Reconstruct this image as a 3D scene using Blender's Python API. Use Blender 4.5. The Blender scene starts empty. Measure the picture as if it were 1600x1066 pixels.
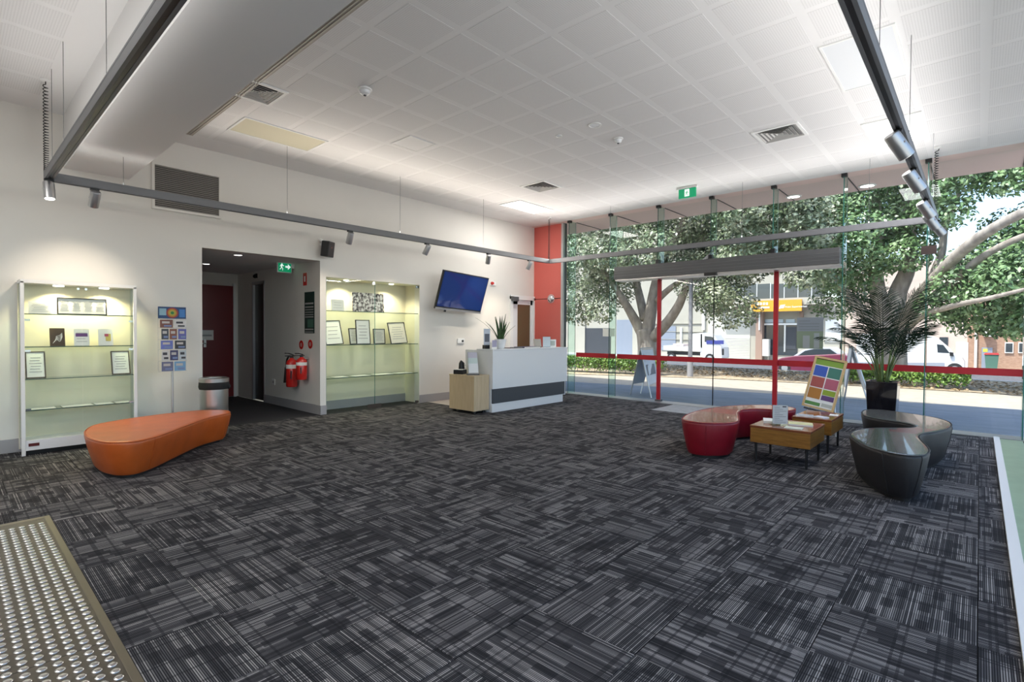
import bpy, bmesh, math, random
from math import radians, sin, cos, pi, sqrt, atan2
from mathutils import Vector, Matrix
random.seed(7)
scene = bpy.context.scene
COL = scene.collection

# ------------------------------------------------------------------ camera
FPX = 806.1; YAW = radians(42.18); PIT = radians(-1.04); ROL = radians(.35); CH = 1.27
_f = Vector((-sin(YAW)*cos(PIT), cos(YAW)*cos(PIT), sin(PIT)))
_r0 = Vector((cos(YAW), sin(YAW), 0)); _u0 = _r0.cross(_f)
_r = _r0*cos(ROL) + _u0*sin(ROL); _u = _u0*cos(ROL) - _r0*sin(ROL)
cam_d = bpy.data.cameras.new('camera'); cam = bpy.data.objects.new('camera', cam_d); COL.objects.link(cam)
cam_d.sensor_width = 36; cam_d.sensor_fit = 'HORIZONTAL'; cam_d.lens = 36*FPX/1600
cam_d.clip_start = .02; cam_d.clip_end = 400
cam.matrix_world = Matrix(((_r.x, _u.x, -_f.x, 0), (_r.y, _u.y, -_f.y, 0), (_r.z, _u.z, -_f.z, CH), (0, 0, 0, 1)))
scene.camera = cam

# ------------------------------------------------------------------ sky, sun, exposure
vs = scene.view_settings
vs.view_transform = 'Standard'; vs.look = 'None'; vs.gamma = 1; vs.use_curve_mapping = False; vs.exposure = EXPOSURE = 0.5
world = bpy.data.worlds.new('world'); scene.world = world; world.use_nodes = True
wn = world.node_tree.nodes; wl = world.node_tree.links
bg = wn['Background']; sky = wn.new('ShaderNodeTexSky')
sky.sky_type = 'NISHITA'; sky.sun_disc = False; sky.sun_elevation = radians(58); sky.sun_rotation = radians(200)
sky.air_density = 1.0; sky.dust_density = 2.0; sky.ozone_density = 1.0
wl.new(sky.outputs[0], bg.inputs[0]); bg.inputs[1].default_value = SKY_STRENGTH = .34
sun_d = bpy.data.lights.new('sun', 'SUN'); sun_d.energy = 4.6; sun_d.angle = radians(.6); sun_d.color = (1, .95, .87)
sun = bpy.data.objects.new('sun', sun_d); COL.objects.link(sun)
sun.rotation_euler = Vector((.22, .5, -.86)).to_track_quat('-Z', 'Y').to_euler(); sun.location = (-6, -14, 24)
cy = scene.cycles
cy.max_bounces = 10; cy.diffuse_bounces = 6; cy.glossy_bounces = 4; cy.transmission_bounces = 6; cy.transparent_max_bounces = 32
cy.caustics_reflective = False; cy.caustics_refractive = False; cy.sample_clamp_indirect = 6.0

# ------------------------------------------------------------------ measuring
A = -7.32      # left wall
HC = 3.56      # ceiling
FY = 8.66      # inner edge of the glass fins
GY = 8.91      # glass line
RX = .42       # right glass wall
def ray(p):
    a = (p[0]-800)/FPX; b = (p[1]-533)/FPX
    return _r*a - _u*b + _f
def onz(p, z): d = ray(p); t = (z-CH)/d.z; return Vector((d.x*t, d.y*t, z))
def onx(p, x): d = ray(p); t = x/d.x; return Vector((x, d.y*t, CH+d.z*t))
def ony(p, y): d = ray(p); t = y/d.y; return Vector((d.x*t, y, CH+d.z*t))

# ------------------------------------------------------------------ materials
MATS = {}
def nodes(m): return m.node_tree.nodes, m.node_tree.links
def mat(name, col, rough=.6, metal=0, spec=.5, noise=0, nscale=8, bump=0, bscale=60, emit=None, estr=0, coat=0, stretch=None):
    if name in MATS: return MATS[name]
    m = bpy.data.materials.new(name); m.use_nodes = True; MATS[name] = m
    n, l = nodes(m); b = n['Principled BSDF']
    c = (*col, 1) if len(col) == 3 else col
    b.inputs['Base Color'].default_value = c; b.inputs['Roughness'].default_value = rough
    b.inputs['Metallic'].default_value = metal; b.inputs['Specular IOR Level'].default_value = spec
    b.inputs['Coat Weight'].default_value = coat
    if emit: b.inputs['Emission Color'].default_value = (*emit, 1); b.inputs['Emission Strength'].default_value = estr
    if noise or bump:
        tc = n.new('ShaderNodeTexCoord'); src = tc.outputs['Object']
        if stretch:
            mp = n.new('ShaderNodeMapping'); mp.inputs['Scale'].default_value = stretch
            l.new(src, mp.inputs[0]); src = mp.outputs[0]
        if noise:
            t = n.new('ShaderNodeTexNoise'); t.inputs['Scale'].default_value = nscale; t.inputs['Detail'].default_value = 4
            l.new(src, t.inputs[0])
            r = n.new('ShaderNodeMapRange'); r.inputs[1].default_value = .3; r.inputs[2].default_value = .7
            r.inputs[3].default_value = 1-noise; r.inputs[4].default_value = 1+noise; l.new(t.outputs[0], r.inputs[0])
            v = n.new('ShaderNodeVectorMath'); v.operation = 'SCALE'; v.inputs[0].default_value = c[:3]
            l.new(r.outputs[0], v.inputs['Scale']); l.new(v.outputs[0], b.inputs['Base Color'])
        if bump:
            t2 = n.new('ShaderNodeTexNoise'); t2.inputs['Scale'].default_value = bscale; l.new(src, t2.inputs[0])
            bp = n.new('ShaderNodeBump'); bp.inputs['Strength'].default_value = bump; bp.inputs['Distance'].default_value = .01
            l.new(t2.outputs[0], bp.inputs['Height']); l.new(bp.outputs[0], b.inputs['Normal'])
    return m
def glassmat(name, tint, ior=1.45, rough=0.0, k=1.0):
    m = bpy.data.materials.new(name); m.use_nodes = True; MATS[name] = m
    n, l = nodes(m); n.remove(n['Principled BSDF']); out = n['Material Output']
    t = n.new('ShaderNodeBsdfTransparent'); t.inputs[0].default_value = (*tint, 1)
    g = n.new('ShaderNodeBsdfGlossy'); g.inputs['Roughness'].default_value = rough
    f = n.new('ShaderNodeFresnel'); f.inputs[0].default_value = ior
    mu = n.new('ShaderNodeMath'); mu.operation = 'MULTIPLY'; mu.inputs[1].default_value = k; l.new(f.outputs[0], mu.inputs[0])
    ge = n.new('ShaderNodeNewGeometry'); mu = mu; inv = math1(n, l, 'SUBTRACT', 1.0, ge.outputs['Backfacing']); m2 = n.new('ShaderNodeMath'); m2.operation = 'MULTIPLY'; l.new(mu.outputs[0], m2.inputs[0]); l.new(inv, m2.inputs[1]); mu = m2
    x = n.new('ShaderNodeMixShader'); l.new(mu.outputs[0], x.inputs[0]); l.new(t.outputs[0], x.inputs[1]); l.new(g.outputs[0], x.inputs[2])
    l.new(x.outputs[0], out.inputs[0]); return m
def ramp(n, stops):
    r = n.new('ShaderNodeValToRGB'); e = r.color_ramp.elements
    while len(e) < len(stops): e.new(.5)
    for i, (p, c) in enumerate(stops): e[i].position = p; e[i].color = (*c, 1)
    return r
def noisemat(name, stops, scale, rough=.8, detail=4, bump=0, stretch=None, spec=.3, kind='noise'):
    m = bpy.data.materials.new(name); m.use_nodes = True; MATS[name] = m
    n, l = nodes(m); b = n['Principled BSDF']; b.inputs['Roughness'].default_value = rough; b.inputs['Specular IOR Level'].default_value = spec
    tc = n.new('ShaderNodeTexCoord'); src = tc.outputs['Object']
    if stretch:
        mp = n.new('ShaderNodeMapping'); mp.inputs['Scale'].default_value = stretch; l.new(src, mp.inputs[0]); src = mp.outputs[0]
    if kind == 'noise':
        t = n.new('ShaderNodeTexNoise'); t.inputs['Scale'].default_value = scale; t.inputs['Detail'].default_value = detail
    else:
        t = n.new('ShaderNodeTexVoronoi'); t.inputs['Scale'].default_value = scale
    l.new(src, t.inputs['Vector'])
    r = ramp(n, stops); l.new(t.outputs[0] if kind == 'noise' else t.outputs['Color'], r.inputs[0]); l.new(r.outputs[0], b.inputs['Base Color'])
    if bump:
        bp = n.new('ShaderNodeBump'); bp.inputs['Strength'].default_value = bump; bp.inputs['Distance'].default_value = .02
        l.new(t.outputs[0], bp.inputs['Height']); l.new(bp.outputs[0], b.inputs['Normal'])
    return m
def math1(n, l, op, a, b=None, c=None):
    k = n.new('ShaderNodeMath'); k.operation = op
    for i, v in enumerate((a, b, c)):
        if v is None: continue
        if isinstance(v, (int, float)): k.inputs[i].default_value = v
        else: l.new(v, k.inputs[i])
    return k.outputs[0]

def carpet_material():
    m = bpy.data.materials.new('carpet_tile'); m.use_nodes = True; n, l = nodes(m); b = n['Principled BSDF']
    b.inputs['Roughness'].default_value = .95; b.inputs['Specular IOR Level'].default_value = .15
    tc = n.new('ShaderNodeTexCoord'); sp = n.new('ShaderNodeSeparateXYZ'); l.new(tc.outputs['Object'], sp.inputs[0])
    oi = n.new('ShaderNodeObjectInfo'); rnd = math1(n, l, 'MULTIPLY', oi.outputs['Random'], 97.0)
    X, Y = sp.outputs[0], sp.outputs[1]
    def wn2(u, v, w):
        cv = n.new('ShaderNodeCombineXYZ'); l.new(u, cv.inputs[0])
        if v is not None: l.new(v, cv.inputs[1])
        l.new(w, cv.inputs[2]); q = n.new('ShaderNodeTexWhiteNoise'); q.noise_dimensions = '3D'; l.new(cv.outputs[0], q.inputs['Vector']); return q.outputs['Value']
    fl = lambda s, k, o=0.0: math1(n, l, 'FLOOR', math1(n, l, 'MULTIPLY_ADD', s, k, o))
    line = fl(X, 132.0)                                    # one yarn row, about 11 mm
    fr = math1(n, l, 'FRACT', math1(n, l, 'MULTIPLY', X, 132.0))
    gap = math1(n, l, 'LESS_THAN', fr, .60)               # dark groove between rows
    lv = wn2(line, None, rnd)
    off = math1(n, l, 'MULTIPLY', wn2(fl(X, 22.0), None, rnd), 7.0)
    seg = math1(n, l, 'FLOOR', math1(n, l, 'ADD', math1(n, l, 'MULTIPLY', Y, 10.0), off))
    sv = wn2(fl(X, 22.0), seg, rnd)                       # blocks of rows broken along their length
    big = wn2(fl(X, 12.0), fl(Y, 9.0), rnd)
    band = math1(n, l, 'MULTIPLY_ADD', math1(n, l, 'GREATER_THAN', wn2(fl(Y, 95.0), None, rnd), .14), .42, .58)
    a = math1(n, l, 'MULTIPLY', math1(n, l, 'MULTIPLY_ADD', math1(n, l, 'POWER', lv, 1.5), .75, .25), gap)
    s2 = math1(n, l, 'MULTIPLY', math1(n, l, 'MULTIPLY_ADD', math1(n, l, 'GREATER_THAN', sv, .22), .58, .42), band)
    bb = math1(n, l, 'MULTIPLY_ADD', big, .4, .7)
    v = math1(n, l, 'MULTIPLY', math1(n, l, 'MULTIPLY', a, s2), bb)
    r = ramp(n, [(0, (.009, .009, .011)), (.35, (.078, .076, .082)), (1, (.36, .345, .34))]); l.new(v, r.inputs[0]); l.new(r.outputs[0], b.inputs['Base Color'])
    return m
CARPET_GAIN = 1.0

def perforated_material():
    m = bpy.data.materials.new('perforated_plaster'); m.use_nodes = True; n, l = nodes(m); b = n['Principled BSDF']
    b.inputs['Roughness'].default_value = .85; b.inputs['Specular IOR Level'].default_value = .2
    tc = n.new('ShaderNodeTexCoord'); sp = n.new('ShaderNodeSeparateXYZ'); l.new(tc.outputs['Object'], sp.inputs[0])
    ds = []
    for i in (0, 1):
        f = math1(n, l, 'FRACT', math1(n, l, 'MULTIPLY', sp.outputs[i], 60.0)); d = math1(n, l, 'SUBTRACT', f, .5); ds.append(math1(n, l, 'MULTIPLY', d, d))
    hole = math1(n, l, 'LESS_THAN', math1(n, l, 'ADD', ds[0], ds[1]), .05)
    mx = n.new('ShaderNodeMix'); mx.data_type = 'RGBA'; l.new(hole, mx.inputs[0]); mx.inputs[6].default_value = (.785, .775, .775, 1); mx.inputs[7].default_value = (.64, .63, .63, 1)
    l.new(mx.outputs[2], b.inputs['Base Color']); return m

M = dict(
 wall=mat('wall_paint', (.735, .71, .665), .75, noise=.015, nscale=2),
 white=mat('white_paint', (.80, .80, .79), .5), gloss_white=mat('white_laminate', (.78, .79, .81), .25),
 ceil=mat('ceiling_paint', (.80, .79, .79), .8), perf=perforated_material(),
 skirt=mat('grey_skirting', (.36, .35, .36), .4), dark=mat('black_plastic', (.012, .012, .014), .4), rubber=mat('black_rubber', (.01, .01, .01), .8),
 steel=mat('brushed_steel', (.58, .57, .56), .33, 1), chrome=mat('chrome', (.75, .75, .76), .12, 1),
 alu=mat('satin_aluminium', (.55, .55, .56), .38, .9), alug=mat('grey_powdercoat', (.095, .096, .10), .5), trackg=mat('track_grey', (.16, .16, .17), .5),
 red=mat('red_panel', (.62, .13, .105), .3), redtape=mat('red_film', (.42, .012, .022), .4), reddoor=mat('maroon_door', (.16, .010, .014), .35),
 pink=mat('pale_red_soffit', (.80, .60, .56), .6), carpet=carpet_material(), carpetbase=mat('carpet_backing', (.012, .012, .014), .95),
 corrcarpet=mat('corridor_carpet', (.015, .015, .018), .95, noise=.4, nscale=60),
 tilefloor=noisemat('entrance_stone', [(.3, (.30, .31, .33)), (.7, (.42, .43, .45))], 14, .5), vinyl=mat('vinyl_floor', (.46, .40, .36), .4),
 glass=glassmat('clear_glass', (.95, .975, .965), 1.40), finglass=glassmat('fin_glass', (.82, .93, .89), 1.45), shelfglass=glassmat('shelf_glass', (.90, .95, .92), 1.45),
 edge=mat('green_glass_edge', (.035, .17, .14), .15, 0, .6), darkedge=mat('dark_glass_edge', (.02, .07, .06), .15),
 orange=mat('orange_leather', (.44, .088, .014), .32, noise=.12, nscale=6, bump=.12, bscale=90),
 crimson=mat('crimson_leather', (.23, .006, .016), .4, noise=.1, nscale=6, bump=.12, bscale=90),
 crimtop=mat('crimson_leather_sheen', (.34, .10, .075), .16, coat=.5, noise=.15, nscale=5, bump=.1, bscale=70),  # seat top: reflection of the beige wall put into a paler colour
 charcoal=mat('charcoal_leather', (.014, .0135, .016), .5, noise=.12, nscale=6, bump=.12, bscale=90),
 chartop=mat('charcoal_leather_sheen', (.075, .082, .085), .16, coat=.4, noise=.15, nscale=5, bump=.1, bscale=70),  # seat top: blue-grey reflection put into a lighter colour than the sides
 wood=noisemat('honey_timber', [(.25, (.19, .08, .014)), (.75, (.33, .15, .03))], 5, .28, 6, stretch=(2, 1, 14), spec=.5),
 woodtop=noisemat('dark_timber_top', [(.25, (.16, .045, .018)), (.75, (.26, .085, .035))], 5, .12, 6, stretch=(2, 14, 1), spec=.6),
 paleply=noisemat('pale_timber_laminate', [(.25, (.50, .38, .24)), (.75, (.62, .49, .33))], 4, .4, 6, stretch=(18, 18, 1)),
 pine=noisemat('pine_frame', [(.2, (.50, .33, .15)), (.8, (.66, .47, .24))], 6, .45, 4, stretch=(4, 4, 20)),
 paper=mat('white_paper', (.80, .79, .76), .7), ink=mat('dark_ink', (.05, .05, .06), .7), greyink=mat('grey_ink', (.34, .34, .34), .7),
 screen=mat('tv_screen', (.006, .018, .09), .06, 0, .7, coat=.5, emit=(.02, .06, .30), estr=.18), ledwhite=mat('lamp_diffuser', (.9, .9, .88), .5, emit=(1, .96, .88), estr=3.0),  # tv_screen: blue reflection put into its base colour and a faint glow
 panelon=mat('panel_diffuser', (.85, .85, .83), .5, emit=(1, .98, .95), estr=1.2), paneloff=mat('unlit_panel_diffuser', (.72, .74, .77), .35),
 panelyel=mat('aged_panel_diffuser', (.62, .58, .44), .4), green=mat('exit_green', (.0, .24, .10), .4, emit=(.0, .35, .15), estr=.35), symbol=mat('exit_symbol', (.85, .9, .87), .4, emit=(.9, 1, .95), estr=.5),
 extred=mat('extinguisher_red', (.55, .018, .014), .25, coat=.4), cream=mat('cream_render', (.36, .345, .30), .9, noise=.05, nscale=1), linen=mat('niche_lining', (.72, .67, .53), .8),
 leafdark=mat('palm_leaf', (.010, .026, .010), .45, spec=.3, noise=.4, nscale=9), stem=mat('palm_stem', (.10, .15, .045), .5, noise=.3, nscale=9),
 snake=mat('snake_plant_leaf', (.045, .10, .03), .4, noise=.5, nscale=25), soil=mat('potting_soil', (.10, .055, .035), .95),
 potblack=mat('black_glazed_pot', (.010, .009, .012), .12, coat=.5),
)
def pm(name, col, rough=.6): return mat(name, col, rough)

# ------------------------------------------------------------------ mesh helpers
class MB:
    def __init__(s): s.v = []; s.f = []
    def add(s, vs_, fs):
        o = len(s.v); s.v += [tuple(q) for q in vs_]; s.f += [tuple(i+o for i in f) for f in fs]; return s
    def box(s, x0, x1, y0, y1, z0, z1):
        v = [(x, y, z) for z in (z0, z1) for y in (y0, y1) for x in (x0, x1)]
        return s.add(v, [(0, 2, 3, 1), (4, 5, 7, 6), (0, 1, 5, 4), (2, 6, 7, 3), (0, 4, 6, 2), (1, 3, 7, 5)])
    def mbox(s, mtx, sx, sy, sz):
        v = [mtx @ Vector((x*sx/2, y*sy/2, z*sz/2)) for z in (-1, 1) for y in (-1, 1) for x in (-1, 1)]
        return s.add(v, [(0, 2, 3, 1), (4, 5, 7, 6), (0, 1, 5, 4), (2, 6, 7, 3), (0, 4, 6, 2), (1, 3, 7, 5)])
    def tube(s, pts, rad, n=10, cap=True):
        pts = [Vector(p) for p in pts]; k = len(pts)
        rad = [rad]*k if isinstance(rad, (int, float)) else rad
        ref = None; vs_ = []
        for i, p in enumerate(pts):
            d = (pts[min(i+1, k-1)]-pts[max(i-1, 0)]).normalized()
            if ref is None: ref = d.orthogonal().normalized()
            ref = (ref - d*ref.dot(d))
            ref = ref.normalized() if ref.length > 1e-6 else d.orthogonal().normalized()
            w = d.cross(ref)
            for j in range(n):
                a = 2*pi*j/n; vs_.append(p + (ref*cos(a)+w*sin(a))*rad[i])
        fs = [(i*n+j, i*n+(j+1) % n, (i+1)*n+(j+1) % n, (i+1)*n+j) for i in range(k-1) for j in range(n)]
        if cap: fs += [tuple(range(n-1, -1, -1)), tuple((k-1)*n+j for j in range(n))]
        return s.add(vs_, fs)
    def cyl(s, p0, p1, r, r1=None, n=16): return s.tube([p0, p1], [r, r if r1 is None else r1], n)
    def lathe(s, prof, c=(0, 0, 0), n=24, cap=True):
        vs_ = [(c[0]+r*cos(2*pi*j/n), c[1]+r*sin(2*pi*j/n), c[2]+z) for r, z in prof for j in range(n)]; k = len(prof)
        fs = [(i*n+j, i*n+(j+1) % n, (i+1)*n+(j+1) % n, (i+1)*n+j) for i in range(k-1) for j in range(n)]
        if cap: fs += [tuple(range(n-1, -1, -1)), tuple((k-1)*n+j for j in range(n))]
        return s.add(vs_, fs)
    def prism(s, poly, lo, hi, axis='z'):
        def P(a, b, h): return (a, b, h) if axis == 'z' else ((h, a, b) if axis == 'x' else (a, h, b))
        n = len(poly); vs_ = [P(a, b, lo) for a, b in poly]+[P(a, b, hi) for a, b in poly]
        return s.add(vs_, [tuple(range(n-1, -1, -1)), tuple(range(n, 2*n))]+[(i, (i+1) % n, n+(i+1) % n, n+i) for i in range(n)])
    def quad(s, a, b, c, d): return s.add([a, b, c, d], [(0, 1, 2, 3)])
    def sphere(s, c, r, n=14, m=8, sz=1.0):
        prof = [(max(1e-4, r*sin(pi*i/m)), -r*sz*cos(pi*i/m)) for i in range(m+1)]
        return s.lathe(prof, c, n)
def world_loc(o):
    l = Vector(o.location); p = o.parent
    while p: l = l+Vector(p.location); p = p.parent
    return l
def build(name, mb, m, parent=None, bevel=0, smooth=False, local=False, base=None, fix=True):
    """link one mesh object; vertices are world positions unless local"""
    me = bpy.data.meshes.new(name)
    o = bpy.data.objects.new(name, me)
    off = Vector((0, 0, 0))
    if parent is not None and not local: off = world_loc(parent)
    elif parent is None and base is not None: off = Vector(base); o.location = off
    me.from_pydata([(x-off.x, y-off.y, z-off.z) for x, y, z in mb.v], [], mb.f); me.validate()
    if fix:
        bm = bmesh.new(); bm.from_mesh(me); bmesh.ops.recalc_face_normals(bm, faces=bm.faces); bm.to_mesh(me); bm.free()
    me.update()
    if m is not None: me.materials.append(m)
    if parent is not None: o.parent = parent
    if smooth:
        for p in me.polygons: p.use_smooth = True
        if smooth != 'all' and hasattr(me, 'set_sharp_from_angle'): me.set_sharp_from_angle(angle=radians(40))
    if bevel:
        b = o.modifiers.new('bevel', 'BEVEL'); b.width = bevel; b.segments = 2; b.limit_method = 'ANGLE'; b.angle_limit = radians(40)
    COL.objects.link(o); return o
def tag(o, label=None, cat=None, group=None, kind=None):
    if label: o['label'] = label
    if cat: o['category'] = cat
    if group: o['group'] = group
    if kind: o['kind'] = kind
    return o
def thing(name, label, cat, loc=(0, 0, 0), rz=0, group=None, rx=0):
    o = bpy.data.objects.new(name, None); o.location = loc; o.rotation_euler = (rx, 0, rz); o.empty_display_size = .1
    COL.objects.link(o); return tag(o, label, cat, group)
def struct(name, mb, m, **k): return tag(build(name, mb, m, **k), kind='structure')
def part_copy(src, parent, loc=None):
    c = src.copy(); c.parent = parent
    if loc is not None: c.location = loc
    COL.objects.link(c); return c
def rounded(poly, r, n=4):
    out = []; k = len(poly)
    for i in range(k):
        p0, p1, p2 = Vector(poly[i-1]), Vector(poly[i]), Vector(poly[(i+1) % k])
        a = p1+(p0-p1).normalized()*r; b = p1+(p2-p1).normalized()*r
        for j in range(n+1):
            t = j/n; q = a*(1-t)**2+p1*2*t*(1-t)+b*t*t; out.append((q.x, q.y))
    return out
def spline(pts, n=6, closed=True):
    out = []; k = len(pts); P = [Vector(p) for p in pts]
    for i in range(k if closed else k-1):
        if closed: p0, p1, p2, p3 = P[i-1], P[i], P[(i+1) % k], P[(i+2) % k]
        else: p0, p1, p2, p3 = P[max(i-1, 0)], P[i], P[i+1], P[min(i+2, k-1)]
        for j in range(n):
            t = j/n; out.append(.5*((2*p1)+(p2-p0)*t+(2*p0-5*p1+4*p2-p3)*t*t+(3*p1-p0-3*p2+p3)*t**3))
    if not closed: out.append(P[-1])
    return out
def text_mesh(name, body, m, parent, size, loc, rot, align='CENTER', depth=.002):
    cu = bpy.data.curves.new(name, 'FONT'); cu.body = body; cu.size = size; cu.align_x = align; cu.align_y = 'CENTER'; cu.extrude = depth
    t = bpy.data.objects.new(name, cu); COL.objects.link(t)
    dg = bpy.context.evaluated_depsgraph_get(); dg.update()
    me = bpy.data.meshes.new_from_object(t.evaluated_get(dg)); bpy.data.objects.remove(t)
    o = bpy.data.objects.new(name, me); me.materials.clear(); me.materials.append(m); COL.objects.link(o)
    o.parent = parent; o.location = Vector(loc)-world_loc(parent); o.rotation_euler = rot; return o
# ================================================================== STRUCTURE
YB = -4.5                                   # wall behind the camera
OPL = onx((315.5, 387), A); OPR = onx((500, 407), A); OY0, OY1, OZ = OPL.y, OPR.y, OPL.z   # corridor opening
NL = onx((509.5, 432.5), A); NR = onx((655.5, 445.5), A); NY0, NY1, NZ = NL.y, NR.y, NL.z   # display niche
DL = onx((798, 463), A); DR = onx((835.5, 467), A); DY0, DY1, DZ = DL.y, DR.y, DL.z          # glazed door
TH = .14
# floor with carpet tiles
fl = struct('floor', MB().box(A-.3, RX+.3, YB-.2, FY+.02, -.12, -.006), M['carpetbase'])
GX0, GY0 = .015, 2.32-2.5
def tile_mesh(w, d):
    mb = MB().box(-w/2+.0015, w/2-.0015, -d/2+.0015, d/2-.0015, -.006, 0)
    me = bpy.data.meshes.new('carpet_tile'); me.from_pydata(mb.v, [], mb.f); me.materials.append(M['carpet']); return me
TM = {}
def put_tile(cx, cy_, w, d, turn):
    if turn: w, d = d, w
    k = (round(w, 3), round(d, 3))
    if k not in TM: TM[k] = tile_mesh(*k)
    o = bpy.data.objects.new('carpet_tile', TM[k]); o.location = (cx, cy_, 0); o.rotation_euler = (0, 0, pi/2 if turn else 0)
    o.parent = fl; COL.objects.link(o)
xs = [GX0+.13]+[GX0-.5*i for i in range(0, 15)]+[A]
ys = [GY0+.5*i for i in range(0, 18)]+[FY]
for i in range(len(xs)-1):
    for j in range(len(ys)-1):
        x1, x0, y0, y1 = xs[i], xs[i+1], ys[j], ys[j+1]
        cx, cyy = (x0+x1)/2, (y0+y1)/2
        if -4.0 < cx < -1.48 and cyy > 7.82: continue
        if cx < -6.48 and cyy > 5.82: continue
        put_tile(cx, cyy, x1-x0, y1-y0, (i+j) % 2 == 0)
struct('floor_entrance', MB().box(-3.985, -1.485, 7.82, FY, -.006, 0), M['tilefloor'])
struct('floor_reception', MB().box(A, -6.486, 5.82, FY, -.006, 0), M['vinyl'])
struct('trim_1', MB().box(.146, .20, -2, FY, -.006, .02), M['white'])
struct('trim_2', MB().box(.20, RX-.02, -2, FY-.1, -.006, .012), mat('green_floor_strip', (.30, .42, .29), .35, noise=.08, nscale=5))  # pale green strip of floor beside the white kerb
struct('trim_3', MB().box(A, RX+.05, FY, GY+.06, -.12, .006), M['alu'])

# ceiling with perforated panels
ce = struct('ceiling', MB().box(A-.2, RX+.35, YB-.2, FY, HC, HC+.12), M['ceil'])
CS = .4925
pmsh = bpy.data.meshes.new('ceiling_panel'); mb = MB().box(-.213, .213, -.213, .213, -.0015, 0); pmsh.from_pydata(mb.v, [], mb.f); pmsh.materials.append(M['perf'])
def beamfree(y): return y-.22 > 1.47 or y+.22 < .87
for i in range(-1, 15):
    for j in range(-2, 18):
        x = -.2475-CS*i; y = .2+CS*j+.246
        if x > RX or x < A+.2 or y > FY-.25 or not beamfree(y): continue
        if j in (1, 2, 3) and y < 1.9: continue
        o = bpy.data.objects.new('ceiling_panel', pmsh); o.location = (x, y, HC); o.parent = ce; COL.objects.link(o)
struct('roof', MB().box(A-5, .75, YB-.6, FY, HC+.125, HC+.62).box(A-5, 2.2, FY, 9.9, HC+.125, HC+.62), M['pink'])
struct('trim_4', MB().box(A-2, 2.2, FY, 9.9, HC, HC+.12), M['pink'])
# beam across the room
struct('trim_5', MB().box(A, RX, .89, 1.46, 3.0, HC), M['ceil'])
# slot diffuser beside the beam
d = thing('slot_diffuser', 'long narrow taupe slot diffuser in ceiling beside the beam', 'air vent', (-4.6, 1.96, HC))
y0 = onz((411, 124), HC).y
build('frame', MB().box(-6.9, -2.3, y0-.11, y0+.01, HC-.008, HC), mat('taupe_metal', (.36, .33, .29), .5), d)
for k in range(4): build('slat', MB().box(-6.88, -2.32, y0-.098+k*.026, y0-.088+k*.026, HC-.014, HC-.007), mat('taupe_slat', (.47, .44, .39), .5), d)

# left wall
w = MB()
w.box(A-TH, A, YB, OY0, 0, HC).box(A-TH, A, OY0, OY1, OZ, HC).box(A-TH, A, OY1, NY0, 0, HC)
w.box(A-TH, A, NY0, NY1, NZ, HC).box(A-TH, A, NY1, DY0, 0, HC).box(A-TH, A, DY0, DY1, DZ, HC).box(A-TH, A, DY1, GY, 0, HC)
struct('wall_left', w, M['wall'])
SK = .14
for k, (a0, a1) in enumerate(((YB, OY0), (OY1, NY0), (NY1, DY0-.06))):
    o = struct('baseboard_left', MB().box(A, A+.016, a0, a1, 0, SK), M['skirt'], bevel=.003)
# niche box
nb = A-.42
struct('wall_niche', MB().box(nb-.05, nb, NY0-.02, NY1+.02, 0, NZ+.05).box(nb, A-TH, NY0-.05, NY0-.001, 0, NZ+.05).box(nb, A-TH, NY1+.001, NY1+.05, 0, NZ+.05).box(nb, A-TH, NY0-.05, NY1+.05, NZ+.001, NZ+.05), M['linen'])
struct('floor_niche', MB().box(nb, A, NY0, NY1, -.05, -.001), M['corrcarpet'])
struct('baseboard_niche', MB().box(nb, nb+.016, NY0, NY1, 0, SK), M['skirt'])
# corridor
CXB = -10.55; CR = OY1+.012
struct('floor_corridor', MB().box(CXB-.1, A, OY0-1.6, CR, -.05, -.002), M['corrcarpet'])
struct('ceiling_corridor', MB().box(CXB-.1, A-TH, OY0-1.6, CR, OZ+.02, OZ+.12), M['ceil'])
dw0, dw1 = ony((414, 600), CR).x, ony((395, 600), CR).x
struct('wall_corridor_right', MB().box(dw0, A-TH, CR, CR+.08, 0, OZ+.1).box(dw1, dw0, CR, CR+.08, 2.14, OZ+.1).box(CXB, dw1, CR, CR+.08, 0, OZ+.1), M['wall'])
struct('wall_corridor_back', MB().box(CXB-.1, CXB, OY0-1.6, CR+.08, 0, OZ+.1), M['wall'])
struct('wall_corridor_left', MB().box(CXB, A-TH, OY0-1.66, OY0-1.6, 0, OZ+.1), M['wall'])
struct('baseboard_corridor', MB().box(dw0, A, CR-.014, CR, 0, SK), M['skirt'])
rd0, rd1 = OY0-.2, CR-.1
dr = struct('door_1', MB().box(CXB, CXB+.04, rd0, rd1, .01, 2.1), M['reddoor'])
build('jamb', MB().box(CXB, CXB+.06, rd1, rd1+.05, 0, 2.15), M['white'], dr)
build('handle', MB().cyl((CXB+.07, 3.12, 1.02), (CXB+.07, 3.24, 1.02), .01).box(CXB+.04, CXB+.06, 3.2, 3.24, .95, 1.1), M['steel'], dr)
dr2 = struct('door_2', MB().box(dw1+.03, dw0-.03, CR+.03, CR+.06, .01, 2.1), mat('dark_doorway', (.02, .018, .018), .5))  # dark leaf stands in for the shade inside the open doorway
build('door_frame', MB().box(dw1, dw1+.04, CR-.012, CR+.07, 0, 2.14).box(dw0-.035, dw0, CR-.012, CR+.07, 0, 2.14).box(dw1, dw0, CR-.012, CR+.07, 2.09, 2.14), M['alu'], dr2)
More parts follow.
